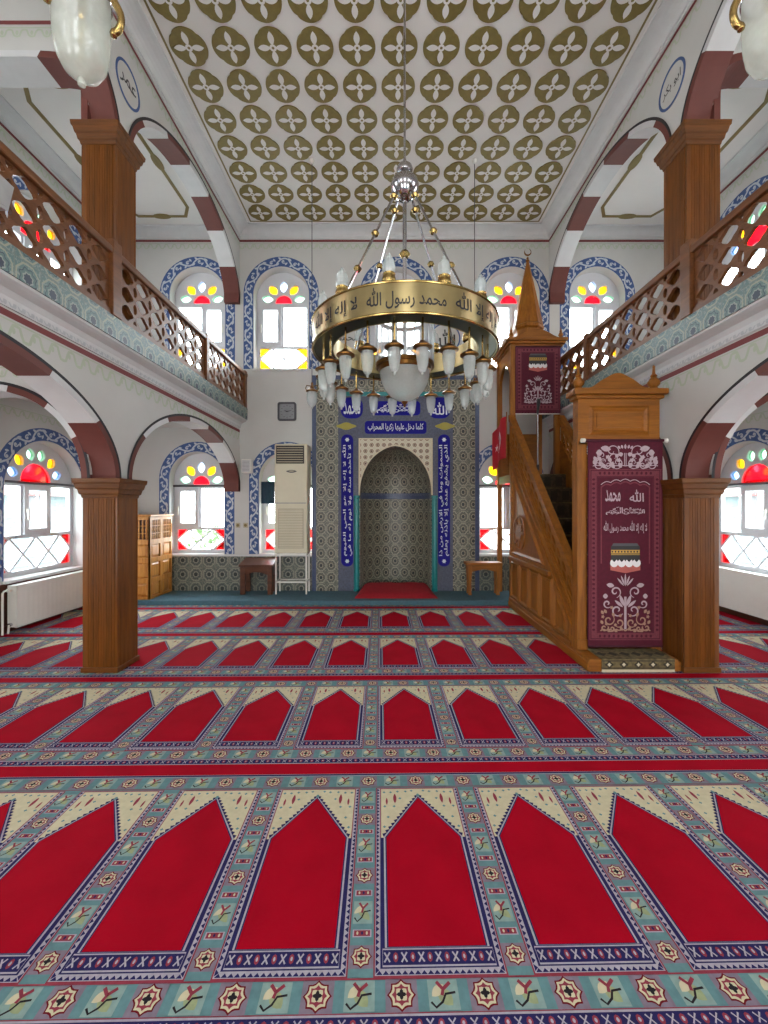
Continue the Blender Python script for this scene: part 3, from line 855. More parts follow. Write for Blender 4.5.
m.ring([(NX - .60, N_SPR - .06), (NX - .60, 2.56), (NX + .60, 2.56), (NX + .60, N_SPR - .06)], [(NX - .575, N_SPR - .06), (NX - .575, 2.54), (NX + .575, 2.54), (NX + .575, N_SPR - .06)], F_back, n1 + .004, n1 + .02, 'fringe')
m.build('spandrel', mh)
for s in (-1, 1):
    m = MB(); m.lathe([(.0, 0), (.055, 0), (.055, .03), (.045, .04), (.045, 1.50), (.055, 1.51), (.055, 1.545), (0, 1.545)], (NX + s * .632, YB - .055, PLAT + .002), 'tealtile', 14)
    m.build('colonnette', mh, smooth=True)
# royal blue lettered cartouches
def cart(name, x0, x1, z0, z1, r, lines, rot=0.0):
    m = MB(); m.plate([rrect(NX + x0, NX + x1, z0, z1, r)], F_back, n1, n1 + .016, 'rblue')
    nn = n1 + .0172
    for (txt, cx, cz, w, h) in lines: m.text(txt, F_back, NX + cx, cz, w, h, nn, 'script', rot, keep=False)
    m.build(name, mh); return m
cart('roundel', -.89, -.53, 2.88, 3.22, .13, [('محمد', -.71, 3.04, .27, .19)])
cart('roundel', .53, .89, 2.88, 3.22, .13, [('الله', .71, 3.04, .25, .20)])
cart('cartouche', -.40, .40, 2.93, 3.16, .06, [('\uFDFD', 0, 3.045, .62, .16)])
cart('cartouche', -.50, .50, 2.63, 2.84, .05, [('كلما دخل عليها زكريا المحراب', 0, 2.735, .90, .13)])
LL = {-.785: ('الله لا إله إلا هو الحي القيوم', 'لا تأخذه سنة ولا نوم له ما في'), .785: ('السموات وما في الارض من ذا', 'الذي يشفع عنده إلا باذنه يعلم')}
for x in (-.785, .785):
    m = MB(); m.plate([rrect(NX + x - .098, NX + x + .098, .48, 2.62, .09)], F_back, n1, n1 + .016, 'rblue')
    for t, dx in zip(LL[x], (-.042, .042)): m.text(t, F_back, NX + x + dx, 1.55, 1.80, .082, n1 + .0172, 'script', pi / 2, keep=False)
    for z in (.565, 2.535):
        m.flat(lobed(NX + x, z, .030, 6, .2, 24), F_back, n1 + .0172, 'script')
    m.build('lettered_panel', mh)
for x in (-.80, .80):
    m = MB(); m.plate([lobed_hole(NX + x, 2.755, .145, .055, 24)], F_back, n1, n1 + .015, 'olive'); m.build('oval_tile', mh)
# niche recess: half round in plan, closing to a pointed hood
def half_w(z):
    if z <= N_SPR: return N_HALF
    pts = niche_arch(N_HALF, N_SPR, N_TOP, PLAT, 40)[1:42]
    for (xa, za), (xb, zb) in zip(pts, pts[1:]):
        if za <= z <= zb: return NX - (xa + (xb - xa) * (z - za) / max(1e-9, zb - za))
    return 0.0
def niche_surface(zs, mat, name):
    m = MB(); vs = []; uv = []; K = 24
    for z in zs:
        w = half_w(z); q = w / N_HALF
        for i in range(K + 1):
            a = pi * i / K
            vs.append((NX - w * cos(a), YB - .002 + .52 * sin(a) * (0.35 + 0.65 * q) * (1 if q > .02 else 0), z)); uv.append((N_HALF * a, z))
    fs = [(i * (K + 1) + j, i * (K + 1) + j + 1, (i + 1) * (K + 1) + j + 1, (i + 1) * (K + 1) + j) for i in range(len(zs) - 1) for j in range(K)]
    m.add(vs, fs, mat, uv); return m.build(name, mh, smooth=True)
niche_surface([PLAT + .002, .6, 1.1, 1.58], 'tile', 'recess')
niche_surface([1.58, 1.68], 'nblue', 'recess_band')
niche_surface([1.68] + [N_SPR + (N_TOP - N_SPR - .001) * sin(pi / 2 * i / 14) for i in range(15)], 'tile', 'hood')
# floor of the niche
m = MB(); m.poly([(NX - N_HALF * cos(pi * i / 24), YB + .001 + .52 * sin(pi * i / 24), PLAT + .001) for i in range(25)], 'plat'); m.build('recess_floor', mh)

# red kneeling mat in front of the niche (soft, domed)
m = MB(); K, J = 26, 12; vs = []
def mat_pt(i, j):
    u = -1 + 2 * i / K; v = j / J
    x = NX + u * (.625 - .09 * v ** 1.5); y = 6.33 + .70 * v
    e = max(abs(u) ** 6, abs(2 * v - 1) ** 6)
    return (x, y, PLAT + .003 + (.05 + .11 * v) * (1 - e) ** .5 + .004 * sin(9 * u + 5 * v) * (1 - e))
vs = [mat_pt(i, j) for j in range(J + 1) for i in range(K + 1)]
m.add(vs, [(j * (K + 1) + i, j * (K + 1) + i + 1, (j + 1) * (K + 1) + i + 1, (j + 1) * (K + 1) + i) for j in range(J) for i in range(K)], 'redcloth')
m.add([(x, y, PLAT + .001) for x, y, z in vs], [(j * (K + 1) + i, (j + 1) * (K + 1) + i, (j + 1) * (K + 1) + i + 1, j * (K + 1) + i + 1) for j in range(J) for i in range(K)], 'redcloth')
tag(m.build('kneeling_cushion', smooth=True), 'plush red kneeling cushion lying before the tiled prayer niche', 'cushion')

# =================================================================== BACK WALL FURNITURE
# floor-standing air conditioner
x0, x1, y0, y1 = -1.755, -1.24, 6.62, 6.92
ac = thing('air_conditioner', 'tall cream air conditioner cabinet standing high on a white tube stand', 'air conditioner', ((x0 + x1) / 2, (y0 + y1) / 2, PLAT))
ff = F_front(y0)
m = MB(); m.box(x0, x1, y0, y1, .72, 2.43, 'cream'); m.build('body', ac, bevel=.02)
m = MB(); m.fbox(ff, x0 + .015, x1 - .015, 1.50, 1.512, 0, .004, 'grey'); m.build('seam', ac)
m = MB(); m.fbox(ff, x0 + .03, x1 - .05, 2.12, 2.40, .001, .01, 'dark'); 
for i in range(7): m.fbox(ff, x0 + .045, x1 - .065, 2.14 + .037 * i, 2.152 + .037 * i, .01, .026, 'creamdk')
m.build('outlet_grille', ac)
m = MB(); m.fbox(ff, x0 + .06, x1 - .06, .80, 1.42, .001, .006, 'creamdk')
for i in range(24): m.fbox(ff, x0 + .07, x1 - .07, .815 + .025 * i, .828 + .025 * i, .006, .016, 'cream')
m.build('intake_grille', ac)
m = MB(); cxm = (x0 + x1) / 2
m.plate([petal(cxm + .01, 2.0, .17, .045, 0, 8)], ff, .001, .006, 'dkgrey'); m.flat(petal(cxm + .01, 2.004, .11, .02, 0), ff, .0065, 'creamdk'); m.build('emblem', ac)
st = MB(); t = .022
for x in (x0 + .01, x1 - .032):
    for y in (y0 + .01, y1 - .05): st.box(x, x + t, y, y + t, PLAT + .001, .72, 'white')
for z in (.26, .69):
    for y in (y0 + .01, y1 - .05): st.box(x0 + .01, x1 - .01, y, y + t, z, z + t, 'white')
    for x in (x0 + .01, x1 - .032): st.box(x, x + t, y0 + .01, y1 - .03, z, z + t, 'white')
st.build('stand', ac)

# sloping dark desk
d = thing('reading_desk', 'dark brown low reading desk with a sloping top beside the air conditioner', 'desk', (-2.03, 6.77, PLAT))
dx0, dx1, dy0, dy1 = -2.285, -1.785, 6.60, 6.925
sl = lambda y: .52 + .075 * (y - dy0) / (dy1 - dy0)
m = MB(); p = [(x, y, sl(y) + dz) for dz in (0, .03) for y in (dy0 - .02, dy1) for x in (dx0 - .015, dx1 + .015)]
m.add(p, [(0, 2, 3, 1), (4, 5, 7, 6), (0, 1, 5, 4), (2, 6, 7, 3), (0, 4, 6, 2), (1, 3, 7, 5)], 'wood_dark'); m.build('desktop', d, bevel=.005)
m = MB()
apr = [(dx0, .52), (dx1, .52), (dx1, .40)] + [(dx1 - .06 - (dx1 - dx0 - .12) * i / 10, .40 - .02 + .05 * sin(pi * i / 10)) for i in range(11)] + [(dx0, .40)]
m.plate([apr], F_front(dy0 + .03), 0, .02, 'wood_dark'); m.plate([apr], F_front(dy1 - .02), 0, .02, 'wood_dark')
for x in (dx0, dx1 - .02): m.box(x, x + .02, dy0 + .03, dy1 - .03, .38, .52, 'wood_dark')
m.build('apron', d)
for x in (dx0, dx1 - .075):
    for y in (dy0 + .005, dy1 - .065):
        m = MB(); m.box(x, x + .075, y, y + .055, PLAT + .001, .515, 'wood_dark'); m.build('leg', d, bevel=.004)

# light wooden bench on the right
b = thing('wooden_bench', 'small light brown wooden bench below the right back window', 'bench', (1.50, 6.66, PLAT))
bx0, bx1, by0, by1 = 1.22, 1.785, 6.55, 6.77
m = MB(); m.box(bx0, bx1, by0, by1, .54, .585, 'wood_minx'); m.build('seat', b, bevel=.01)
m = MB(); ap = [(bx0 + .06, .54), (bx1 - .06, .54)] + [(bx1 - .06 - (bx1 - bx0 - .12) * i / 12, .48 - .04 * abs(cos(pi * i / 12)) ** 2) for i in range(13)]
m.plate([ap], F_front(by0 + .04), 0, .02, 'wood_minx'); m.plate([ap], F_front(by1 - .02), 0, .02, 'wood_minx'); m.build('apron', b)
for x in (bx0 + .035, bx1 - .095):
    for y in (by0 + .02, by1 - .07):
        m = MB(); xc, yc = x + .03, y + .025
        vs = []
        for z, w in ((PLAT + .001, .028), (.16, .020), (.30, .022), (.46, .030), (.54, .032)):
            vs += [(xc - w, yc - w * .9, z), (xc + w, yc - w * .9, z), (xc + w, yc + w * .9, z), (xc - w, yc + w * .9, z)]
        fs = [(4 * i + j, 4 * i + (j + 1) % 4, 4 * i + 4 + (j + 1) % 4, 4 * i + 4 + j) for i in range(4) for j in range(4)] + [(0, 1, 2, 3), (16, 17, 18, 19)]
        m.add(vs, fs, 'wood_min'); m.build('leg', b, bevel=.004)

# wall clock
ck = thing('wall_clock', 'square grey wall clock with a white dial, above the air conditioner', 'clock', (-1.63, YB, 2.87))
cx, cz, q = -1.63, 3.0, .15
m = MB(); m.plate([rrect(cx - q, cx + q, cz - q, cz + q, .035), rrect(cx - q + .028, cx + q - .028, cz - q + .028, cz + q - .028, .02)], F_back, .002, .042, 'dkgrey'); m.build('case', ck)
m = MB(); m.plate([rrect(cx - q + .027, cx + q - .027, cz - q + .027, cz + q - .027, .02)], F_back, .004, .02, 'grey'); m.build('dial', ck)
for i in range(12):
    m = MB(); a = 2 * pi * i / 12; m.ribbon([(cx + .09 * sin(a), cz + .09 * cos(a)), (cx + .105 * sin(a), cz + .105 * cos(a))], .008, F_back, .0208, 'dark'); m.build('hour_mark', ck)
for nm, a, L, w in (('hour_hand', math.radians(290), .055, .010), ('minute_hand', math.radians(75), .085, .007)):
    m = MB(); m.plate([[(cx - w * cos(a), cz + w * sin(a)), (cx + L * sin(a), cz + L * cos(a)), (cx + w * cos(a), cz - w * sin(a))]], F_back, .0215, .0235, 'dark'); m.build(nm, ck)

# small wall loudspeaker, sockets and blind
sp = thing('wall_speaker', 'small white box loudspeaker on the back wall between the two left windows', 'speaker', (-2.25, YB, 2.1))
m = MB(); m.fbox(F_back, -2.335, -2.175, 1.99, 2.21, .03, .15, 'white'); m.build('cabinet', sp, bevel=.012)
m = MB(); m.fbox(F_back, -2.32, -2.19, 2.005, 2.195, .151, .156, 'trimwhite')
for i in range(8): m.fbox(F_back, -2.31, -2.20, 2.02 + .022 * i, 2.026 + .022 * i, .156, .158, 'grey')
m.build('grille', sp); m = MB(); m.fbox(F_back, -2.28, -2.23, 2.07, 2.13, .001, .035, 'white'); m.build('bracket', sp)
for x, lab in ((-2.435, 'left one of two small beige sockets low on the back wall between the left windows'), (-2.31, 'right one of two small beige sockets low on the back wall between the left windows')):
    r = thing('wall_socket', lab, 'socket', (x, YB, 1.10), 'sockets on the back wall')
    m = MB(); m.fbox(F_back, x - .038, x + .038, 1.105, 1.185, .001, .012, 'creamdk'); m.build('plate', r, bevel=.004)
    m = MB(); m.plate([ell(x, 1.145, .024, .024, 16)], F_back, .012, .015, 'goldline'); m.build('switch', r)
m = MB(); P = [(-2.07 + .22 * i / 12, 6.99 + .008 * sin(i * 1.9)) for i in range(13)]
vs = [(x, y, z) for z in (1.50, 1.86) for x, y in P] + [(x, y + .012, z) for z in (1.50, 1.86) for x, y in P]; k = 13
m.add(vs, [(i, i + 1, k + i + 1, k + i) for i in range(12)] + [(2 * k + i, 2 * k + i + 1, 3 * k + i + 1, 3 * k + i) for i in range(12)] + [(0, k, 3 * k, 2 * k), (12, 25, 51, 38)] + [(i, i + 1, 2 * k + i + 1, 2 * k + i) for i in range(12)] + [(k + i, k + i + 1, 3 * k + i + 1, 3 * k + i) for i in range(12)], 'blind')
tag(m.build('roller_blind', smooth=True), 'short dark teal cloth hanging in the window behind the air conditioner', 'blind')

# panelled wooden cabinet in the left corner
cb = thing('panelled_cabinet', 'light wooden cabinet with square panels and a latticed top row, in the left corner', 'cabinet', (-3.92, 6.53, PLAT))
ax0, ax1, ay0, ay1, az1 = -4.34, -3.47, 6.23, 6.86, 1.33
m = MB(); m.box(ax0, ax1 - .03, ay0 + .03, ay1, PLAT + .001, az1 - .03, 'wood_cab'); m.build('body', cb)
m = MB(); m.box(ax0 - .0, ax1 + .02, ay0 - .02, ay1 + .02, az1 - .03, az1, 'wood_cab'); m.build('top', cb, bevel=.008)
def cab_face(fr, u0, u1, cols):
    w = (u1 - u0) / cols; hh = [.09, .36, .66, .93, 1.29]
    for i in range(cols):
        for j in range(4):
            a, b_, c_, d_ = u0 + w * i, u0 + w * (i + 1), hh[j], hh[j + 1]; g = .035
            m = MB(); m.plate([rect(a, b_, c_, d_), rect(a + g, b_ - g, c_ + g, d_ - g)], fr, 0, .03, 'wood_cab')
            if j < 3:
                P = rect(a + g, b_ - g, c_ + g, d_ - g); Q = inset(P, .035)
                vs = [fr(x, z, .002) for x, z in P] + [fr(x, z, .022) for x, z in Q]
                m.add(vs, [(0, 1, 5, 4), (1, 2, 6, 5), (2, 3, 7, 6), (3, 0, 4, 7), (4, 5, 6, 7)], 'wood_cab')
            else:
                m.flat(rect(a + g, b_ - g, c_ + g, d_ - g), fr, .001, 'wood_dark'); nb = max(3, int((b_ - a - 2 * g) / .045))
                for q in range(nb):
                    u = a + g + (b_ - a - 2 * g) * (q + .5) / nb; z0_, z1_ = c_ + g, d_ - g
                    prof = [.008, .013, .008, .015, .008, .013, .008]
                    m.tube([fr(u, z0_ + (z1_ - z0_) * t / 6, .016) for t in range(7)], prof, 'wood_cab', 6)
                for z_ in (c_ + g + .09, d_ - g - .09): m.fbox(fr, a + g, b_ - g, z_ - .006, z_ + .006, .008, .024, 'wood_cab')
            m.build('panel', cb)
cab_face(lambda u, v, n: (ax1 - .03 + n, u, v), ay0 + .0, ay1, 2)
cab_face(lambda u, v, n: (u, ay0 + .03 - n, v), ax0, ax1 - .001, 3)

# radiators on the outer walls
def radiator(s, y0, y1, z0, z1, label):
    fr = F_side(s, OUT); r = thing('panel_radiator', label, 'radiator', fr((y0 + y1) / 2, 0.0, .1), 'white panel radiators')
    m = MB(); 
    # front panel with shallow vertical flutes
    k = int((y1 - y0) / .035); P = []
    for i in range(k + 1):
        u = y0 + (y1 - y0) * i / k; P.append((u, .155 if i % 2 == 0 else .1535))
    vs = [fr(u, z, n) for z in (z0 + .03, z1 - .03) for u, n in P]
    m.add(vs, [(i, i + 1, k + 1 + i + 1, k + 1 + i) for i in range(k)], 'white')
    m.fbox(fr, y0, y1, z0, z0 + .03, .13, .157, 'white'); m.fbox(fr, y0, y1, z1 - .03, z1, .13, .157, 'white')
    m.fbox(fr, y0, y0 + .012, z0, z1, .13, .157, 'white'); m.fbox(fr, y1 - .012, y1, z0, z1, .13, .157, 'white'); m.fbox(fr, y0 + .01, y1 - .01, z0 + .01, z1 - .01, .128, .14, 'white')
    m.build('front_panel', r)
    m = MB(); m.fbox(fr, y0, y1, z0, z1, .05, .075, 'white'); m.build('rear_panel', r)
    m = MB(); m.fbox(fr, y0, y1, z1 - .004, z1 + .006, .05, .155, 'white')
    m.build('top_grille', r)
    for y in (y0 - .001, y1 - .003):
        m = MB(); m.fbox(fr, y, y + .004, z0 + .005, z1, .05, .15, 'white'); m.build('side_cover', r)
    p = MB(); yp = y0 - .10
    p.tube([fr(y0 - .002, z1 - .04, .10), fr(yp, z1 - .04, .10), fr(yp - .02, z1 - .06, .10), fr(yp - .02, .02, .10)], .011, 'white', 8)
    p.tube([fr(y0 - .002, z0 + .04, .10), fr(yp + .06, z0 + .04, .10), fr(yp + .05, .015, .10)], .011, 'white', 8); p.build('pipe', r, smooth=True)
    v = MB(); v.tube([fr(y0 - .055, z1 - .04, .10), fr(y0 - .015, z1 - .04, .10)], .022, 'white', 10); v.tube([fr(y0 - .04, z0 + .04, .10), fr(y0 - .012, z0 + .04, .10)], .02, 'chrome', 10); v.build('valve', r, smooth=True)
radiator(-1, 4.85, 6.10, .07, .545, 'white panel radiator under the left outer window, partly behind the column')
radiator(1, 4.85, 6.10, .12, .625, 'white panel radiator under the right outer window, partly behind the column')

# loudspeaker hanging on the near left gallery railing
ls = thing('loudspeaker', 'grey loudspeaker box fixed to the near end of the left gallery railing', 'speaker', (-2.23, 2.45, 3.26))
m = MB(); P = [(2.06, 3.12), (2.47, 3.17), (2.51, 3.34), (2.06, 3.38)]
m.plate([P], lambda u, v, n: (-2.262 + n, u, v), 0, .06, 'silvergrey'); m.build('cabinet', ls, bevel=.015)
m = MB(); m.plate([inset(P, .02)], lambda u, v, n: (-2.262 + n, u, v), .061, .064, 'silvergrey'); m.build('grille', ls)
m = MB(); m.box(-2.275, -2.258, 2.25, 2.35, 3.22, 3.30, 'dark'); m.build('bracket', ls)
# =================================================================== MINBAR (stepped pulpit)
mx0, mx1 = 1.775, 2.535; mcx = (mx0 + mx1) / 2
MYF, MYT, MYK = 3.95, 6.12, 6.90           # gate, front of the kiosk, back of the kiosk
mb_ = thing('minbar', 'carved wooden stepped pulpit with tall gate and pointed spire, right of the niche', 'pulpit', (mcx, 5.3, .0))
RB = lambda y: .80 + (y - 4.0) * .925      # top of the handrail
LAND = 1.90
def Fm(s):                                  # frame on a long side: n outwards
    x = mx0 if s < 0 else mx1
    return lambda u, v, n: (x + s * n, u, v)
def mould(mb, P, fr, w, n0, n1, mat):
    """raised picture-frame moulding along polygon P"""
    Q = inset(P, w); H = inset(P, w * .5); 
    a = sum(P[i][0] * P[(i + 1) % len(P)][1] - P[(i + 1) % len(P)][0] * P[i][1] for i in range(len(P)))
    P2 = P if a > 0 else P[::-1]; k = len(P2)
    vs = [fr(x, z, n0) for x, z in P2] + [fr(x, z, n1) for x, z in H] + [fr(x, z, n0) for x, z in Q]
    mb.add(vs, [(i, (i + 1) % k, k + (i + 1) % k, k + i) for i in range(k)] + [(k + i, k + (i + 1) % k, 2 * k + (i + 1) % k, 2 * k + i) for i in range(k)], mat)
for s in (-1, 1):
    fr = Fm(s); T = .05
    y0, y1 = MYF + .12, MYT
    lowz = lambda y: RB(y) - .60            # lower edge of the pierced band
    # side panel (trapezium below the balustrade band)
    m = MB(); P = [(y0, .10), (y1, .10), (y1, lowz(y1)), (y0, lowz(y0))]
    m.plate([P], fr, -T, -.012, 'wood_min')
    # carved star-and-ray triangle
    tri = [(y0 + .62, .74), (y1 - .05, .74), (y1 - .05, lowz(y1) - .10), (y0 + .62, lowz(y0 + .62) - .02)]
    mould(m, [(y0 + .72, .78), (y1 - .06, .78), (y1 - .06, lowz(y1 - .06) - .12)], fr, .05, -.012, .014, 'wood_minh')
    cx_, cz_ = y1 - .40, 1.10
    for i in range(16):
        a = 2 * pi * i / 16; L = .20 if i % 2 == 0 else .13
        m.plate([petal(cx_ + L * .55 * cos(a), cz_ + L * .55 * sin(a), L, .035, a, 4)], fr, -.012, .004, 'wood_minh')
    m.ring(ell(cx_, cz_, .235, .235, 24), ell(cx_, cz_, .215, .215, 24), fr, -.012, .006, 'wood_minh', True)
    for i in range(9):
        yy = y0 + .80 + .115 * i
        if yy < y1 - .72: m.ribbon([(yy, .83), (yy + .10, min(.83 + .13, lowz(yy) - .2))], .018, fr, .002, 'wood_minh')
    m.build('side_panel', mb_)
    # lower row of rectangular panels and its cornice
    m = MB(); m.fbox(fr, y0 + .55, y1, .70, .745, -.012, .03, 'wood_minh'); m.fbox(fr, y0, y1, .10, .15, -.012, .022, 'wood_minh')
    m.build('cornice', mb_, bevel=.006)
    k = 5; wv = (y1 - .03 - y0 - .10) / k
    for i in range(k):
        a, b = y0 + .10 + wv * i, y0 + .10 + wv * (i + 1)
        top = lambda y: min(.68, lowz(y) - .05)
        P = [(a + .02, .17), (b - .02, .17), (b - .02, top(b - .02)), (a + .02, top(a + .02))]
        if top(a + .02) < .20: P = [(a + .05, .17), (b - .02, .17), (b - .02, top(b - .02))]
        m = MB(); mould(m, P, fr, .035, -.012, .010, 'wood_min'); m.plate([inset(P, .055)], fr, -.012, .0, 'wood_min'); m.build('panel', mb_)
    # pierced balustrade band
    m = MB(); z_ = lambda y, t: lowz(y) + .60 * t
    holes = []; K = 15; sp = (y1 - y0 - .06) / K
    t0, t1 = .40, .84
    for i in range(K):
        yc = y0 + .03 + sp * (i + .5)
        for j in range(3):
            t = t0 + (t1 - t0) * (j + .5) / 3
            holes.append([(yc + sp * .36 * cos(2 * pi * q / 8 + (j % 2) * .39), z_(yc + sp * .36 * cos(2 * pi * q / 8 + (j % 2) * .39), t) + .032 * sin(2 * pi * q / 8 + (j % 2) * .39)) for q in range(8)])
    m.plate([[(y0, z_(y0, t0 - .03)), (y1, z_(y1, t0 - .03)), (y1, z_(y1, t1 + .04)), (y0, z_(y0, t1 + .04))]] + holes, fr, -.034, -.016, 'wood_min'); m.build('balustrade_lattice', mb_)
    m = MB(); P = [(y0, z_(y0, 0)), (y1, z_(y1, 0)), (y1, z_(y1, .39)), (y0, z_(y0, .39))]
    m.plate([P], fr, -T, .0, 'wood_minh')
    for t in (.06, .30): m.ring([(y0, z_(y0, t)), (y1, z_(y1, t))], [(y0, z_(y0, t + .035)), (y1, z_(y1, t + .035))], fr, .0, .014, 'wood_minh')
    m.build('string_board', mb_)
    m = MB(); P = [(y0 - .02, z_(y0 - .02, .86)), (y1 + .02, z_(y1 + .02, .86)), (y1 + .02, z_(y1 + .02, 1.0)), (y0 - .02, z_(y0 - .02, 1.0))]
    m.plate([P], fr, -.065, .022, 'wood_minh'); m.build('handrail', mb_, bevel=.016)
    m = MB(); m.fbox(fr, 3.70, MYT, .018, .10, -.06, .03, 'wood_minh'); m.build('plinth', mb_, bevel=.008)
    # gate post
    m = MB(); m.fbox(fr, MYF, MYF + .12, .10, 2.06, -.085, .005, 'wood_min'); m.fbox(fr, MYF - .01, MYF + .13, .10, .22, -.09, .012, 'wood_min'); m.build('gate_post', mb_, bevel=.006)
    # kiosk posts
    if s > 0: fr = lambda u, v, n: (mx1 - .035 + n, u, v)
    for y in (MYT, MYK - .07):
        m = MB(); m.fbox(fr, y, y + .07, PLAT + .001 if y > MYT else .10, 3.78, -.08, -.005, 'wood_min'); m.build('kiosk_post', mb_, bevel=.004)
    # kiosk parapet and arched head on the side
    m = MB(); m.plate([rect(MYT + .07, MYK - .07, LAND - .10, LAND + .02)], fr, -.06, -.02, 'wood_minh'); m.build('kiosk_beam', mb_)
    a0, a1 = MYT + .07, MYK - .07; n_ = 16
    arc = [(a0 + (a1 - a0) * i / n_, 3.30 + .30 * sin(pi * i / n_) ** .8) for i in range(n_ + 1)]
    m = MB(); m.plate([arc + [(a1, 3.78), (a0, 3.78)]], fr, -.06, -.02, 'wood_minh'); m.build('kiosk_arch', mb_)
# gate head: lintel, panel, cornice and curved crest
fg = F_front(MYF)
m = MB(); m.fbox(fg, mx0, mx1, 2.03, 2.46, -.11, 0, 'wood_minx'); P = rect(mx0 + .10, mx1 - .10, 2.12, 2.39)
mould(m, P, fg, .05, 0, .018, 'wood_minx'); m.plate([inset(P, .07)], fg, 0, .010, 'wood_minx'); m.build('gate_lintel', mb_, bevel=.003)
m = MB(); m.fbox(fg, mx0 - .03, mx1 + .03, 2.455, 2.49, -.13, .03, 'wood_minx'); m.fbox(fg, mx0 - .055, mx1 + .055, 2.49, 2.545, -.15, .055, 'wood_minx'); m.build('gate_cornice', mb_, bevel=.012)
def crest_pts(cx, w, z, h, n=40):
    """ogee crest: shoulders, dips and a centre lobe"""
    P = []
    for i in range(n + 1):
        t = -1 + 2 * i / n; a = abs(t)
        if a < .28: y = h * (.80 + .20 * cos(a / .28 * pi / 2))
        elif a < .38: y = h * (.80 - .12 * (a - .28) / .10)
        elif a < .86: y = h * (.68 - .53 * sin((a - .38) / .48 * pi / 2) ** 1.3)
        else: y = h * .15
        P.append((cx + t * w, z + y))
    return P + [(cx + w, z), (cx - w, z)]
m = MB(); m.plate([crest_pts(mcx, .33, 2.54, .16)], fg, -.06, -.01, 'wood_minx'); m.build('gate_crest', mb_, bevel=.006)
for s in (-1, 1):
    m = MB(); m.lathe([(0, 0), (.040, 0), (.040, .02), (.028, .03), (.05, .055), (.055, .08), (.035, .11), (.022, .125), (.030, .14), (.014, .16), (.010, .215), (.013, .225), (0, .245)], (mcx + s * .355, MYF + .05, 2.545), 'wood_min', 14); m.build('finial', mb_, smooth=True)
# steps
nst = 9; ys0 = MYF + .13; run = (MYT - ys0) / nst; rise = (LAND - .13) / nst
for i in range(nst):
    m = MB(); m.box(mx0 + .055, mx1 - .055, ys0 + run * i, ys0 + run * (i + 1) + .01, .13 + rise * i - (.05 if i else .02), .13 + rise * (i + 1), 'stair')
    m.box(mx0 + .056, mx1 - .056, ys0 + run * i - .006, ys0 + run * i + .012, .13 + rise * (i + 1) - .012, .13 + rise * (i + 1) + .003, 'rug')
    for t in range(4):
        xx = mx0 + .14 + .155 * t
        m.flat(rect(xx - .045, xx + .045, .13 + rise * i + .03, .13 + rise * (i + 1) - .04), F_front(ys0 + run * i), .002, 'rugdk')
    m.build('step', mb_)
m = MB(); m.box(mx0 + .055, mx1 - .055, MYT, MYK, LAND - .06, LAND, 'stair'); m.build('landing', mb_)
m = MB(); m.box(mx0 + .06, mx1 - .06, MYK - .04, MYK - .015, LAND, 2.62, 'wood_minx'); m.build('back_panel', mb_)
# foot step in front of the gate
m = MB(); m.box(mx0 - .02, mx1 + .0, 3.69, MYF + .13, .018, .128, 'wood_minx'); m.build('foot_step', mb_, bevel=.008)
# kiosk roof
kz = 3.76
m = MB(); 
for d, a, b in ((.0, kz, kz + .035), (.03, kz + .035, kz + .07), (.055, kz + .07, kz + .115)): m.box(mx0 - d, mx1 + d, MYT - d, min(MYK + d, YB - .006), a, b, 'wood_minx')
m.build('kiosk_cornice', mb_, bevel=.008)
m = MB(); m.plate([crest_pts(mcx, .40, kz + .11, .15)], F_front(MYT), -.05, .0, 'wood_minx')
for s in (-1, 1):
    m.plate([crest_pts((MYT + MYK) / 2, .36, kz + .11, .15)], Fm(s), -.05, -.01, 'wood_minh')
m.build('kiosk_crest', mb_, bevel=.004)
cyk = (MYT + MYK) / 2
m = MB(); o = pi / 8
def ngon(r, z): return [(mcx + r * cos(o + 2 * pi * i / 8), cyk + r * sin(o + 2 * pi * i / 8), z) for i in range(8)]
lv = [(.20, kz + .11), (.20, kz + .36), (.235, kz + .38), (.235, kz + .42), (.21, kz + .44)]
vs = [];  [vs.extend(ngon(r, z)) for r, z in lv]
m.add(vs, [(8 * i + j, 8 * i + (j + 1) % 8, 8 * i + 8 + (j + 1) % 8, 8 * i + 8 + j) for i in range(4) for j in range(8)], 'wood_min'); m.build('drum', mb_)
m = MB(); vs = ngon(.225, kz + .44) + ngon(.02, 5.20)
m.add(vs, [(j, (j + 1) % 8, 8 + (j + 1) % 8, 8 + j) for j in range(8)] + [tuple(range(8, 16)), tuple(range(8))], 'wood_min'); m.build('spire', mb_)
m = MB(); m.lathe([(0, 0), (.022, 0), (.03, .02), (.014, .045), (.02, .06), (.008, .08), (0, .085)], (mcx, cyk, 5.195), 'brassdk', 10)
cr_ = [(mcx + .055 * cos(a), 5.345 + .055 * sin(a)) for a in [math.radians(130 + 280 * i / 24) for i in range(25)]]
ci_ = [(mcx + .046 * cos(a), 5.357 + .046 * sin(a)) for a in [math.radians(124 + 292 * i / 24) for i in range(25)]]
m.ring(cr_, ci_, F_front(cyk), -.006, .006, 'brassdk'); m.build('crescent_finial', mb_)
for s in (-1, 1):
    for y in (MYT + .03, MYK - .04):
        m = MB(); m.lathe([(0, 0), (.03, 0), (.03, .02), (.022, .03), (.036, .06), (.024, .09), (.016, .10), (.02, .115), (.008, .14), (0, .19)], (mcx + s * .36, y, kz + .115), 'wood_min', 12); m.build('kiosk_finial', mb_, smooth=True)

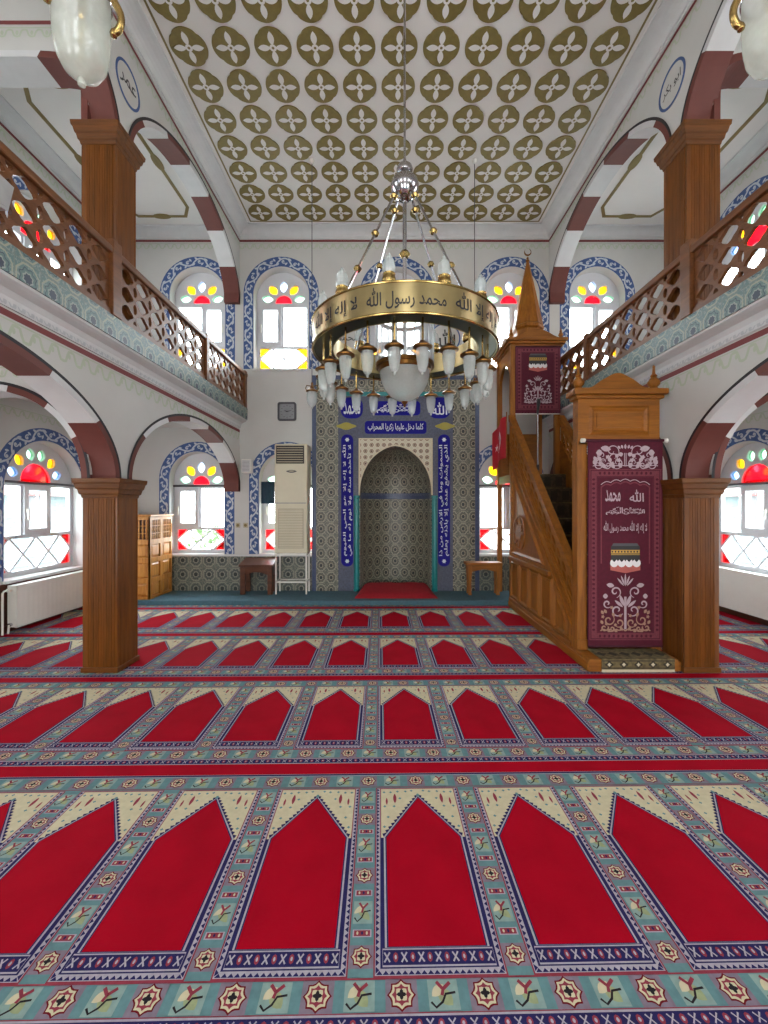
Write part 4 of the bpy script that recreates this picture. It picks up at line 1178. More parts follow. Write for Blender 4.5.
# runner over the foot step
rg = thing('step_rug', 'olive patterned rug with cream fringe draped over the pulpit foot step', 'rug', (mcx, 3.82, .128))
rx0, rx1 = mx0 + .085, mx1 - .045
m = MB(); m.box(rx0, rx1, 3.68, MYF - .005, .129, .137, 'rug'); m.box(rx0, rx1, 3.676, 3.686, .045, .137, 'rug')
fq = F_front(3.676)
for i in range(5):
    u = rx0 + (rx1 - rx0) * (i + .5) / 5
    m.flat(lobed(u, .088, .030, 4, .25, 20), fq, .0006, 'rugdk'); m.flat(lobed(u, .088, .014, 4, .25, 16), fq, .0012, 'fringe')
for z in (.058, .120): m.flat(rect(rx0, rx1, z - .004, z + .004), fq, .0006, 'rugdk')
for i in range(6):
    u = rx0 + (rx1 - rx0) * (i + .5) / 6; m.flat(lobed(u, 3.80, .04, 4, .25, 20), F_up(.137), .0006, 'rugdk')
m.build('rug_cloth', rg)
m = MB(); k = 60
for i in range(k):
    u = rx0 + (rx1 - rx0) * i / k; m.fbox(fq, u + .001, u + (rx1 - rx0) / k - .001, .019 + .004 * RND.random(), .046, -.006, -.001, 'fringe')
m.build('fringe', rg)

# ------------------------------------------------------------------ banners
def kaaba(mb, fr, cx, cz, w, n):
    """the black-draped cube with gold belt, stitched on a banner"""
    h = w * 1.0
    top = [(cx - w * .46, cz + h * .36), (cx - w * .40, cz + h * .46), (cx + w * .40, cz + h * .46), (cx + w * .46, cz + h * .36)]
    mb.flat(top, fr, n, 'dkgrey'); mb.flat(rect(cx - w * .48, cx + w * .48, cz - .16 * h, cz + .37 * h), fr, n + .0004, 'dark')
    mb.flat(rect(cx - w * .48, cx + w * .48, cz + .12 * h, cz + .24 * h), fr, n + .0008, 'goldband')
    for i in range(9): mb.flat(rect(cx - w * .46 + w * .104 * i, cx - w * .46 + w * .104 * i + w * .05, cz + .15 * h, cz + .21 * h), fr, n + .0012, 'dark')
    mb.flat(rect(cx - w * .48, cx + w * .48, cz + .07 * h, cz + .09 * h), fr, n + .0008, 'goldband')
    base = [(cx - w * .5, cz - .10 * h), (cx + w * .5, cz - .10 * h), (cx + w * .5, cz - .44 * h), (cx, cz - .54 * h), (cx - w * .5, cz - .44 * h)]
    mb.flat(base, fr, n + .0002, 'salmon')
    for i in range(4):
        u = cx - w * .375 + w * .25 * i
        mb.flat(ell(u, cz - .20 * h, w * .135, h * .14, 16), fr, n + .0010, 'flagwhite')
        mb.flat([(u - w * .10, cz - .04 * h), (u + w * .10, cz - .04 * h), (u + w * .05, cz - .12 * h), (u, cz - .17 * h), (u - w * .05, cz - .12 * h)], fr, n + .0014, 'dark')
def scrollwork(mb, fr, cx, z0, w, h, n, m1, m2, tw=.032):
    """symmetrical embroidered tree of scrolls and palmettes, standing on z0"""
    def R_(pts, wd, mt, taper=True):
        for s in (-1, 1): mb.ribbon([(cx + s * x * w, z0 + z * h) for x, z in pts], wd, fr, n, mt, taper)
    def P_(x, z, L, ww, a, mt):
        mb.flat(petal(cx + x * w, z0 + z * h, L, ww, a), fr, n + .0004, mt)
        if abs(x) > 1e-6: mb.flat(petal(cx - x * w, z0 + z * h, L, ww, pi - a), fr, n + .0004, mt)
    t = w * tw
    R_([(.012, .05 + .6 * i / 12) for i in range(13)], t * .7, m1, False)
    for x, z, r, tr, a, d in ((.16, .40, .13, 1.1, -2.6, 1), (.20, .74, .12, 1.2, -1.8, -1), (.33, .22, .12, 1.2, 2.2, 1), (.36, .52, .09, 1.1, -2.4, 1), (.12, .17, .10, 1.1, -.6, -1), (.42, .08, .08, 1.1, 2.6, 1), (.27, .06, .07, 1.2, .6, -1)):
        R_([(x + (p[0]) / w, z + p[1] / h) for p in spiral(0, 0, r * w, tr, a, d)], t, m1 if z > .3 else m2)
    # palmette crown
    for a in (50, 70, 90, 110, 130):
        q = math.radians(a); mb.flat(petal(cx + .15 * w * cos(q), z0 + .80 * h + .16 * h * sin(q), .24 * h * (1 if a == 90 else .8), .036 * w, q), fr, n + .0006, m1)
    for s_ in (1, -1):
        pass
    P_(.07, .58, .22 * h, .07 * w, math.radians(70), m1); P_(.13, .52, .20 * h, .06 * w, math.radians(40), m1)
    P_(.30, .86, .16 * w, .09 * w, math.radians(10), m1); P_(.40, .66, .10 * w, .10 * w, 0, m1)
    for x, z in ((.46, .36), (.24, .32), (.40, .38), (.08, .06), (.19, .02), (.33, .02), (.47, .18)): P_(x, z, .09 * w, .06 * w, math.radians(60), m2)
    for x, z in ((.10, .30), (.27, .45), (.45, .28), (.20, .13), (.38, .15)):
        for s in (-1, 1): mb.flat(lobed(cx + s * x * w, z0 + z * h, .030 * w, 5, .25, 20), fr, n + .0006, m2)
    R_([(0 + .5 * i / 14, .02 + .03 * abs(sin(i * .9))) for i in range(15)], t * .8, m2, False)
def border(mb, fr, u0, u1, v0, v1, w, n):
    mb.ring([(u0, v0), (u1, v0), (u1, v1), (u0, v1)], [(u0 + w, v0 + w), (u1 - w, v0 + w), (u1 - w, v1 - w), (u0 + w, v1 - w)], fr, n, n + .001, 'pink', True)
    for d in (.12, .88):
        q = w * d; e = w * .10
        mb.ring([(u0 + q, v0 + q), (u1 - q, v0 + q), (u1 - q, v1 - q), (u0 + q, v1 - q)], [(u0 + q + e, v0 + q + e), (u1 - q - e, v0 + q + e), (u1 - q - e, v1 - q - e), (u0 + q + e, v1 - q - e)], fr, n + .001, n + .0014, 'burg', True)
    st = w * .55
    def dots(a, b, f_):
        k = int((b - a) / st)
        for i in range(k):
            u = a + (b - a) * (i + .5) / k; mb.flat(f_(u), fr, n + .0014, 'burg')
    for v in (v0 + w / 2, v1 - w / 2): dots(u0 + w, u1 - w, lambda u, v=v: ell(u, v, w * .16, w * .20, 6))
    for u in (u0 + w / 2, u1 - w / 2): dots(v0 + w, v1 - w, lambda v, u=u: ell(u, v, w * .20, w * .16, 6))
# tall banner over the gate
bx0, bx1, bz0, bz1 = mx0 + .075, mx1 + .005, .165, 2.06
fb = F_front(MYF - .035); bcx = (bx0 + bx1) / 2
bn = thing('prayer_banner', 'tall burgundy banner with silver lettering and scrolls hung over the pulpit gate', 'banner', (bcx, MYF - .03, bz0), 'burgundy banners')
m = MB(); K = 12
# the cloth falls in very shallow waves
vs = []
for j in range(2):
    for i in range(K + 1):
        u = bx0 + (bx1 - bx0) * i / K
        vs += [fb(u, (bz0, bz1)[j], -.006), fb(u, (bz0, bz1)[j], 0)]
fs = []
for i in range(K):
    a = 2 * i; b = 2 * (K + 1) + 2 * i
    fs += [(a, a + 2, b + 2, b), (a + 1, a + 3, b + 3, b + 1), (a, a + 2, a + 3, a + 1), (b, b + 2, b + 3, b + 1)]
fs += [(0, 1, 2 * (K + 1) + 1, 2 * (K + 1)), (2 * K, 2 * K + 1, 4 * K + 3, 4 * K + 2)]
m.add(vs, fs, 'burg'); m.build('cloth', bn)
m = MB(); border(m, fb, bx0 + .015, bx1 - .015, bz0 + .06, bz1 - .26, .075, .0005); m.build('woven_border', bn)
m = MB(); n_ = .0012
scrollwork(m, fb, bcx, bz1 - .235, .60, .19, n_, 'silver', 'silver', .016)
iu0, iu1 = bx0 + .115, bx1 - .115
def scallop(z):
    return [(iu0 + .005 + (iu1 - iu0 - .01) * i / 40, z + .035 * sin(pi * i / 40) + .018 * abs(sin(pi * 5 * i / 40))) for i in range(41)]
m.ribbon(scallop(1.63), .012, fb, n_, 'pink'); m.ribbon(scallop(1.655), .007, fb, n_, 'silver')
for u in (iu0 + .008, iu1 - .008): m.flat(rect(u - .006, u + .006, .93, 1.63), fb, n_, 'pink')
m.build('embroidery', bn)
m = MB()
m.text('الله', fb, bcx + .105, 1.555, .13, .13, n_, 'silver'); m.text('محمد', fb, bcx - .115, 1.555, .14, .11, n_, 'silver', keep=False)
m.text('\uFDFD', fb, bcx, 1.415, .36, .075, n_, 'silver', keep=False)
m.text('لا إله إلا الله محمد رسول الله', fb, bcx, 1.265, .40, .12, n_, 'silver', keep=False)
m.build('lettering', bn)
m = MB(); kaaba(m, fb, bcx, .99, .275, n_); m.build('stitched_picture', bn)
m = MB(); scrollwork(m, fb, bcx, .30, .46, .50, n_, 'silver', 'goldthread'); m.build('scroll_tree', bn)
m = MB(); m.tube([(bx0 - .045, MYF - .035, bz1 + .004), (bx1 + .02, MYF - .035, bz1 + .004)], .014, 'burgdk', 10)
for u in (bx0 - .05, bx1 + .02): m.tube([(u - .012, MYF - .035, bz1 + .004), (u + .022, MYF - .035, bz1 + .004)], .02, 'white', 10)
m.tube([(bx0 + .005, MYF - .038, bz0 + .003), (bx1 - .005, MYF - .038, bz0 + .003)], .009, 'burgdk', 8)
m.build('rod', bn, smooth=True)
# small banner on the kiosk
kx0, kx1, kz0, kz1 = mx0 + .07, mx1 - .042, 2.785, 3.745
fk = F_front(MYT - .012); kcx = (kx0 + kx1) / 2
b2 = thing('prayer_banner', 'smaller burgundy banner with white scrolls high on the pulpit kiosk, under the spire', 'banner', (kcx, MYT - .012, kz0), 'burgundy banners')
m = MB(); m.fbox(fk, kx0, kx1, kz0, kz1, -.006, 0, 'burg'); m.build('cloth', b2)
m = MB(); border(m, fk, kx0 + .012, kx1 - .012, kz0 + .055, kz1 - .0, .085, .0005); m.build('woven_border', b2)
m = MB(); kaaba(m, fk, kcx, 3.53, .26, .0014); m.build('stitched_picture', b2)
m = MB(); scrollwork(m, fk, kcx, 2.94, .40, .37, .0014, 'silver', 'silver'); m.build('scroll_tree', b2)
m = MB(); m.tube([(kx0, MYT - .02, kz1 + .004), (kx1, MYT - .02, kz1 + .004)], .010, 'burgdk', 8); m.tube([(kx0, MYT - .02, kz0 - .004), (kx1, MYT - .02, kz0 - .004)], .008, 'white', 8); m.build('rod', b2, smooth=True)

# flag on the left side of the kiosk
fl = thing('flag', 'small red flag with white crescent and star on the left flank of the kiosk', 'flag', (mx0 - .06, 6.5, 2.08))
def flag_pt(t, z, d=0.0):
    y = 6.16 + .70 * t; zz = z - .10 * t + .03 * sin(t * 5)
    return (mx0 - .055 - .018 * sin(t * 9 + z * 2) - d, y, zz)
K, J = 16, 8; z0, z1 = 2.16, 2.76
m = MB(); g = lambda d: [flag_pt(i / K, z0 + (z1 - z0) * j / J, d) for j in range(J + 1) for i in range(K + 1)]
fs = [(j * (K + 1) + i, j * (K + 1) + i + 1, (j + 1) * (K + 1) + i + 1, (j + 1) * (K + 1) + i) for j in range(J) for i in range(K)]
m.add(g(0), fs, 'flagred'); m.add(g(.003), fs, 'flagred'); m.build('cloth', fl, smooth=True)
m = MB(); fF = lambda u, v, n: flag_pt((u - 6.16) / .70, v, .004 + n)
co = [(6.50 + .15 * cos(a), 2.46 + .15 * sin(a)) for a in [math.radians(40 + 280 * i / 30) for i in range(31)]]
ci = [(6.535 + .118 * cos(a), 2.46 + .118 * sin(a)) for a in [math.radians(50 + 260 * i / 30) for i in range(31)]]
m.strip(co, ci, fF, 0, 'flagwhite')
m.tess([[(6.69 + (.065 if i % 2 == 0 else .026) * cos(math.radians(180 + 36 * i)), 2.46 + (.065 if i % 2 == 0 else .026) * sin(math.radians(180 + 36 * i))) for i in range(10)]], fF, 0, 'flagwhite'); m.build('crescent_and_star', fl)
m = MB(); m.tube([(mx0 - .045, 6.15, 2.05), (mx0 - .045, 6.15, 2.82)], .008, 'wood_minh', 8); m.build('pole', fl)

# microphone stand on the pulpit stairs
ms = thing('microphone_stand', 'slim chrome microphone stand with black microphone standing on the pulpit stairs', 'microphone stand', (1.97, 5.55, 1.27))
stepz = lambda y: .13 + rise * (int((y - ys0) / run) + 1)
zb = stepz(5.55)
m = MB(); m.lathe([(0, 0), (.085, 0), (.085, .012), (.02, .022), (0, .022)], (1.97, 5.55, zb + .001), 'dark', 18); m.build('base', ms, smooth=True)
m = MB(); m.tube([(1.97, 5.55, zb + .02), (1.968, 5.55, 2.66)], .011, 'chrome', 8); m.build('pole', ms, smooth=True)
m = MB(); m.tube([(1.97, 5.55, 1.93), (1.97, 5.55, 2.0)], .018, 'dark', 8); m.build('clutch', ms, smooth=True)
m = MB(); m.tube([(1.968, 5.55, 2.655), (1.966, 5.54, 2.70), (1.962, 5.51, 2.76), (1.958, 5.49, 2.80), (1.955, 5.47, 2.84)], [.012, .014, .020, .026, .018], 'dark', 10); m.build('microphone', ms, smooth=True)
# =================================================================== CHANDELIER
HX, HY = 0.152, 3.65; HR = .78; HB, HT = 2.763, 2.985
ch = thing('ring_chandelier', 'big round brass chandelier with black lettering and many frosted glass lamps', 'chandelier', (HX, HY, 2.31))
hc = (HX, HY, 0)
m = MB(); m.lathe([(HR - .012, HB), (HR, HB), (HR, HT), (HR - .012, HT), (HR - .012, HB)], hc, 'brass2', 96); m.build('outer_band', ch, smooth=True)
m = MB()
for z in (HB + .004, HT - .004): m.tube([(HX + HR * cos(2 * pi * i / 96), HY + HR * sin(2 * pi * i / 96), z) for i in range(96)], .009, 'brass', 8, True)
m.build('rim', ch, smooth=True)
m = MB(); m.lathe([(HR - .17, HB + .01), (HR - .16, HB + .01), (HR - .16, HT - .03), (HR - .17, HT - .03), (HR - .17, HB + .01)], hc, 'brass2', 96); m.build('inner_band', ch, smooth=True)
m = MB(); m.lathe([(HR - .165, HB + .012), (HR - .010, HB + .012), (HR - .010, HB + .022), (HR - .165, HB + .022), (HR - .165, HB + .012)], hc, 'greenmetal', 96)
m.lathe([(HR - .165, HT - .035), (HR - .010, HT - .035), (HR - .010, HT - .028), (HR - .165, HT - .028), (HR - .165, HT - .035)], hc, 'greenmetal', 96)
m.build('ring_plate', ch, smooth=True)
fr_ring = lambda u, v, n: (HX + (HR + n) * cos(-pi / 2 + u / HR), HY + (HR + n) * sin(-pi / 2 + u / HR), v)
for i in range(8):
    u = -.02 + i * 2 * pi * HR / 8
    m = MB(); m.text('محمد رسول الله' if i % 2 == 0 else 'لا إله إلا الله', fr_ring, u, (HB + HT) / 2, .56 if i % 2 == 0 else .52, .155, .0025, 'black', keep=False); m.build('inscription', ch)
# hub, main pole, rods with knobs
m = MB(); m.tube([(HX, HY, 4.38), (HX, HY, ZC - .06)], .010, 'chrome', 8); m.build('hanging_rod', ch, smooth=True)
m = MB(); m.lathe([(0, 0), (.055, .0), (.06, -.03), (.02, -.06), (.0, -.06)], (HX, HY, ZC - .001), 'chrome', 20); m.build('ceiling_rose', ch, smooth=True)
m = MB(); m.lathe([(0, 4.07), (.03, 4.075), (.075, 4.11), (.115, 4.17), (.122, 4.21), (.11, 4.255), (.07, 4.285), (.035, 4.295), (.035, 4.31), (.062, 4.325), (.07, 4.35), (.062, 4.375), (.03, 4.395), (.018, 4.41), (.012, 4.44), (0, 4.44)], hc, 'chrome', 32); m.build('hub', ch, smooth=True)
m = MB(); m.tube([(HX, HY, 2.55), (HX, HY, 4.09)], .018, 'chrome', 10); m.build('centre_pole', ch, smooth=True)
m = MB(); m.lathe([(0, -.03), (.03, -.028), (.048, 0), (.03, .028), (0, .03)], (HX, HY, 3.62), 'brass', 16); m.lathe([(0, -.02), (.03, -.02), (.035, 0), (.03, .02), (0, .02)], (HX, HY, 3.25), 'brass', 16); m.build('pole_knob', ch, smooth=True)
rods = []
for k in range(4):
    a = pi / 4 + k * pi / 2 - .06
    P = Vector((HX + .09 * cos(a), HY + .09 * sin(a), 4.13)); Q = Vector((HX + (HR - .09) * cos(a), HY + (HR - .09) * sin(a), HT - .03))
    m = MB(); m.tube([P, Q], .011, 'chrome', 8); r = m.build('stay_rod', ch, smooth=True)
    for t in (.06, .40, .70):
        m = MB(); c = P.lerp(Q, t); m.lathe([(0, -.026), (.022, -.02), (.034, 0), (.022, .02), (0, .026)], c, 'brass', 12); m.build('knob', r, smooth=True)
# lamps hanging below the ring
rl = HR - .085
def lamp_at(ang):
    c = (HX + rl * cos(ang), HY + rl * sin(ang), 0)
    m = MB(); m.tube([(c[0], c[1], 2.60), (c[0], c[1], HB + .014)], .008, 'brass', 6)
    m.lathe([(0, 2.615), (.018, 2.612), (.03, 2.595), (.055, 2.585), (.070, 2.572), (.068, 2.562), (.05, 2.556), (0, 2.556)], c, 'brassdk', 18)
    lp = m.build('hanging_lamp', ch, smooth=True)
    m = MB(); m.lathe([(.044, 2.557), (.047, 2.53), (.043, 2.48), (.037, 2.44), (.030, 2.41), (.021, 2.398), (.009, 2.392), (.011, 2.382), (.008, 2.374), (0, 2.37)], c, 'frost', 12); m.build('glass_shade', lp)
    return lp
first = lamp_at(-pi / 2 + .14)
NL = 22
for k in range(1, NL):
    c = copy_tree(first, ch); c.rotation_euler = (0, 0, 2 * pi * k / NL)
def top_lamp(ang):
    c = (HX + rl * cos(ang), HY + rl * sin(ang), 0)
    m = MB(); m.lathe([(0, HT - .028), (.034, HT - .028), (.028, HT + .01), (.046, HT + .022), (.052, HT + .04), (.05, HT + .06), (.042, HT + .085), (.046, HT + .095), (0, HT + .095)], c, 'brass', 18)
    lp = m.build('standing_lamp', ch, smooth=True)
    m = MB(); m.lathe([(.036, HT + .096), (.046, HT + .12), (.046, HT + .15), (.040, HT + .185), (.028, HT + .205), (.018, HT + .213), (.018, HT + .225), (.010, HT + .232), (.009, HT + .242), (0, HT + .246)], c, 'frost', 12); m.build('glass_shade', lp)
    return lp
first = top_lamp(-pi / 2 - math.radians(11.5))
for k in range(1, 11):
    c = copy_tree(first, ch); c.rotation_euler = (0, 0, 2 * pi * k / 11)
# middle drum and bowl
m = MB(); m.lathe([(.24, 2.66), (.24, 3.08)], hc, 'frost2', 40); m.build('glass_drum', ch, smooth=True)
m = MB()
for z in (2.665, 3.08): m.lathe([(.232, z - .02), (.25, z - .02), (.25, z + .01), (.232, z + .01), (.232, z - .02)], hc, 'brassdk', 40)
m.lathe([(.20, 2.665), (.228, 2.655), (.226, 2.615), (.205, 2.605), (.20, 2.665)], hc, 'brassdk', 40)
for k in range(6):
    a = k * pi / 3; m.tube([(HX + .24 * cos(a), HY + .24 * sin(a), 3.07), (HX, HY, 3.25)], .007, 'brass', 6)
m.build('drum_frame', ch, smooth=True)
m = MB()
for k in range(20):
    a = 2 * pi * k / 20; m.tube([(HX + .243 * cos(a), HY + .243 * sin(a), 2.68), (HX + .243 * cos(a), HY + .243 * sin(a), 3.06)], .010, 'frost2', 6)
m.build('glass_rods', ch, smooth=True)
m = MB(); m.lathe([(.214, 2.612), (.212, 2.57), (.196, 2.51), (.165, 2.45), (.12, 2.40), (.06, 2.365), (.02, 2.356), (0, 2.355)], hc, 'frost', 40); m.build('glass_bowl', ch, smooth=True)
m = MB(); m.lathe([(0, 2.36), (.03, 2.355), (.022, 2.34), (.012, 2.33), (.016, 2.32), (0, 2.306)], hc, 'brassdk', 14); m.build('bowl_finial', ch, smooth=True)

# =================================================================== SMALL PENDANTS ON WIRES
def pendant(x, y, zb, label):
    r = thing('pendant_lamp', label, 'pendant lamp', (x, y, zb), 'glass pendants on thin wires')
    m = MB(); m.tube([(x, y, zb + .34), (x, y, ZC - .02)], .005, 'dkgrey', 6); m.build('wire', r)
    m = MB(); m.lathe([(0, 0), (.035, 0), (.03, -.03), (.012, -.05), (0, -.05)], (x, y, ZC - .001), 'white', 14); m.build('ceiling_hook', r, smooth=True)
    m = MB(); m.lathe([(0, .345), (.012, .345), (.016, .30), (.03, .275), (.05, .255), (.078, .24), (.078, .228), (.06, .222), (0, .222)], (x, y, zb), 'brassdk', 18)
    for s in (-1, 1): m.tube([(x + s * .02, y, zb + .30), (x + s * .07, y, zb + .31), (x + s * .085, y, zb + .27), (x + s * .07, y, zb + .245)], .006, 'brass', 6)
    m.build('lamp_cap', r, smooth=True)
    m = MB(); m.lathe([(.055, .223), (.068, .19), (.068, .13), (.058, .075), (.042, .045), (.022, .03), (.012, .015), (.010, .005), (0, .0)], (x, y, zb), 'frost', 18); m.build('glass_shade', r, smooth=True)
pendant(-.976, 5.53, 2.72, 'small glass pendant on a thin wire, left of the mihrab behind the brass ring')
pendant(1.139, 5.53, 2.78, 'small glass pendant on a thin wire, beside the pulpit spire behind the brass ring')

# =================================================================== BIG GLASS LAMPS NEAR THE VIEWER
def big_lamp(x, y, zb, label):
    r = thing('hanging_glass_lamp', label, 'hanging lamp', (x, y, zb), 'large glass lamps in brass hooks')
    m = MB(); m.lathe([(0, -.012), (.012, -.008), (.014, .002), (.010, .012), (.026, .018), (.058, .036), (.076, .066), (.085, .11), (.089, .17), (.090, .22), (.090, .262)], (x, y, zb), 'frostbig', 40); m.build('glass_shade', r, smooth=True)
    m = MB(); m.tube([(x + .0905 * cos(2 * pi * i / 40), y + .0905 * sin(2 * pi * i / 40), zb + .262) for i in range(40)], .004, 'chrome', 6, True); m.build('glass_rim', r, smooth=True)
    m = MB(); m.lathe([(.0, .52), (.03, .52), (.035, .46), (.06, .43), (.085, .40), (.088, .37), (.07, .36), (0, .36)], (x, y, zb), 'brass', 24); m.build('crown', r, smooth=True)
    for k in range(3):
        a = math.radians((5, 125, 245)[k] if x < CX else (175, 295, 55)[k])
        P = [(.06, .42), (.10, .40), (.128, .36), (.112, .315), (.098, .29), (.112, .255), (.130, .225), (.134, .195), (.124, .17), (.108, .16)]
        # smooth the hook
        Q = []
        for i in range(len(P) - 1):
            for t in (0, .33, .66):
                p0, p1, p2, p3 = P[max(0, i - 1)], P[i], P[i + 1], P[min(len(P) - 1, i + 2)]
                f_ = lambda q: .5 * (2 * p1[q] + (p2[q] - p0[q]) * t + (2 * p0[q] - 5 * p1[q] + 4 * p2[q] - p3[q]) * t * t + (3 * p1[q] - p0[q] - 3 * p2[q] + p3[q]) * t ** 3)
                Q.append((f_(0), f_(1)))
        Q.append(P[-1])
        m = MB(); m.tube([(x + rr * cos(a), y + rr * sin(a), zb + z) for rr, z in Q], [.015 - .004 * i / len(Q) for i in range(len(Q))], 'brass', 10)
        m.lathe([(0, -.014), (.011, -.008), (.013, 0), (.009, .01), (0, .013)], (x + .108 * cos(a), y + .108 * sin(a), zb + .158), 'brass', 10)
        m.build('hook_arm', r, smooth=True)
    m = MB(); m.tube([(x, y, zb + .51), (x, y, ZC - .03)], .012, 'brass', 8); m.build('hanging_rod', r, smooth=True)
    m = MB(); m.lathe([(0, 0), (.06, 0), (.05, -.03), (.02, -.05), (0, -.05)], (x, y, ZC - .001), 'brass', 18); m.build('ceiling_rose', r, smooth=True)
    r.scale = (.86, .86, 1)
big_lamp(-.934, 1.30, 2.755, 'large frosted glass lamp in curled brass hooks at the upper left, close overhead')
big_lamp(1.182, 1.30, 2.775, 'large frosted glass lamp in curled brass hooks at the upper right, close overhead')

# =================================================================== PRAYER CARPET
cp = MB(); CP, CL = .4975, 1.235; ROT = math.radians(.94); OX = .188; V0 = 2.352
def cfr(u0, v0):
    c, s = cos(ROT), sin(ROT)
    def f(u, v, n):
        U, V = u0 + u, v0 + v
        return (OX + U * c - V * s, V * c + U * s, .0115 + n)
    return f
LY = .0005
lo = -8.5 * CP; hi = 8.5 * CP
g = cfr(0, 0)
# body of the carpet
xa, xb = CX - OUT + .03, CX + OUT - .03
cp.box(xa, xb, YN, 6.199, .0006, .0112, 'c_teal')
def flower(f, u, v, r, L):
    cp.flat(rect(u - r * 1.25, u + r * 1.25, v - r * 1.15, v + r * 1.15), f, L * LY, 'c_mauve')
    cp.flat(lobed(u, v, r, 8, .13, 24), f, (L + 1) * LY, 'c_dkred'); cp.flat(lobed(u, v, r * .86, 8, .13, 24), f, (L + 2) * LY, 'c_cream')
    cp.flat(lobed(u, v, r * .66, 8, .16, 24), f, (L + 3) * LY, 'c_rose'); cp.flat(lobed(u, v, r * .46, 4, .2, 16, pi / 4), f, (L + 4) * LY, 'c_cream')
    cp.flat(lobed(u, v, r * .30, 4, .3, 16), f, (L + 5) * LY, 'c_black')
def leafy(f, u, v, w, h, L):
    cp.flat(rect(u - w, u + w, v - h, v + h), f, L * LY, 'c_teal2')
    cp.flat(petal(u + w * .1, v - h * .15, h * 1.5, w * .85, 2.3), f, (L + 1) * LY, 'c_green'); cp.flat(petal(u - w * .35, v + h * .25, h * 1.2, w * .6, .7), f, (L + 2) * LY, 'c_cream')
    cp.ribbon([(u - w * .85, v - h * .5), (u - w * .55, v - h * .85), (u - w * .1, v - h * .5), (u + w * .15, v), (u + w * .8, v + h * .1)], w * .14, f, (L + 3) * LY, 'c_black')
    cp.ribbon([(u - w * .1, v - h * .1), (u, v + h * .3), (u - w * .4, v + h * .8)], w * .22, f, (L + 4) * LY, 'c_rose'); cp.ribbon([(u, v + h * .3), (u + w * .5, v + h * .75)], w * .22, f, (L + 4) * LY, 'c_rose')
def barlet(f, u, v, w, h, L):
    cp.flat(rect(u - w, u + w, v - h, v + h), f, L * LY, 'c_lilac'); cp.flat(rect(u - w * .85, u + w * .85, v - h * .75, v + h * .75), f, (L + 1) * LY, 'c_rose')
    for s in (-.5, 0, .5): cp.flat(ell(u + s * w, v, w * .12, h * .5, 6), f, (L + 2) * LY, 'c_cream' if s else 'c_navy')
def xoxo(f, u0, u1, v0, v1, k, L):
    cp.flat(rect(u0, u1, v0, v1), f, L * LY, 'c_navy'); h = (v1 - v0); c = (v0 + v1) / 2; w = (u1 - u0) / k
    for i in range(k):
        u = u0 + w * (i + .5)
        if i % 2 == 0:
            cp.ribbon([(u - w * .32, c - h * .32), (u, c), (u - w * .32, c + h * .32)], h * .12, f, (L + 1) * LY, 'c_lilac'); cp.ribbon([(u + w * .32, c - h * .32), (u, c), (u + w * .32, c + h * .32)], h * .12, f, (L + 2) * LY, 'c_lilac')
        else:
            cp.flat(ell(u, c, w * .30, h * .34, 8), f, (L + 1) * LY, 'c_rose'); cp.flat(ell(u, c, w * .14, h * .16, 6), f, (L + 2) * LY, 'c_lilac')
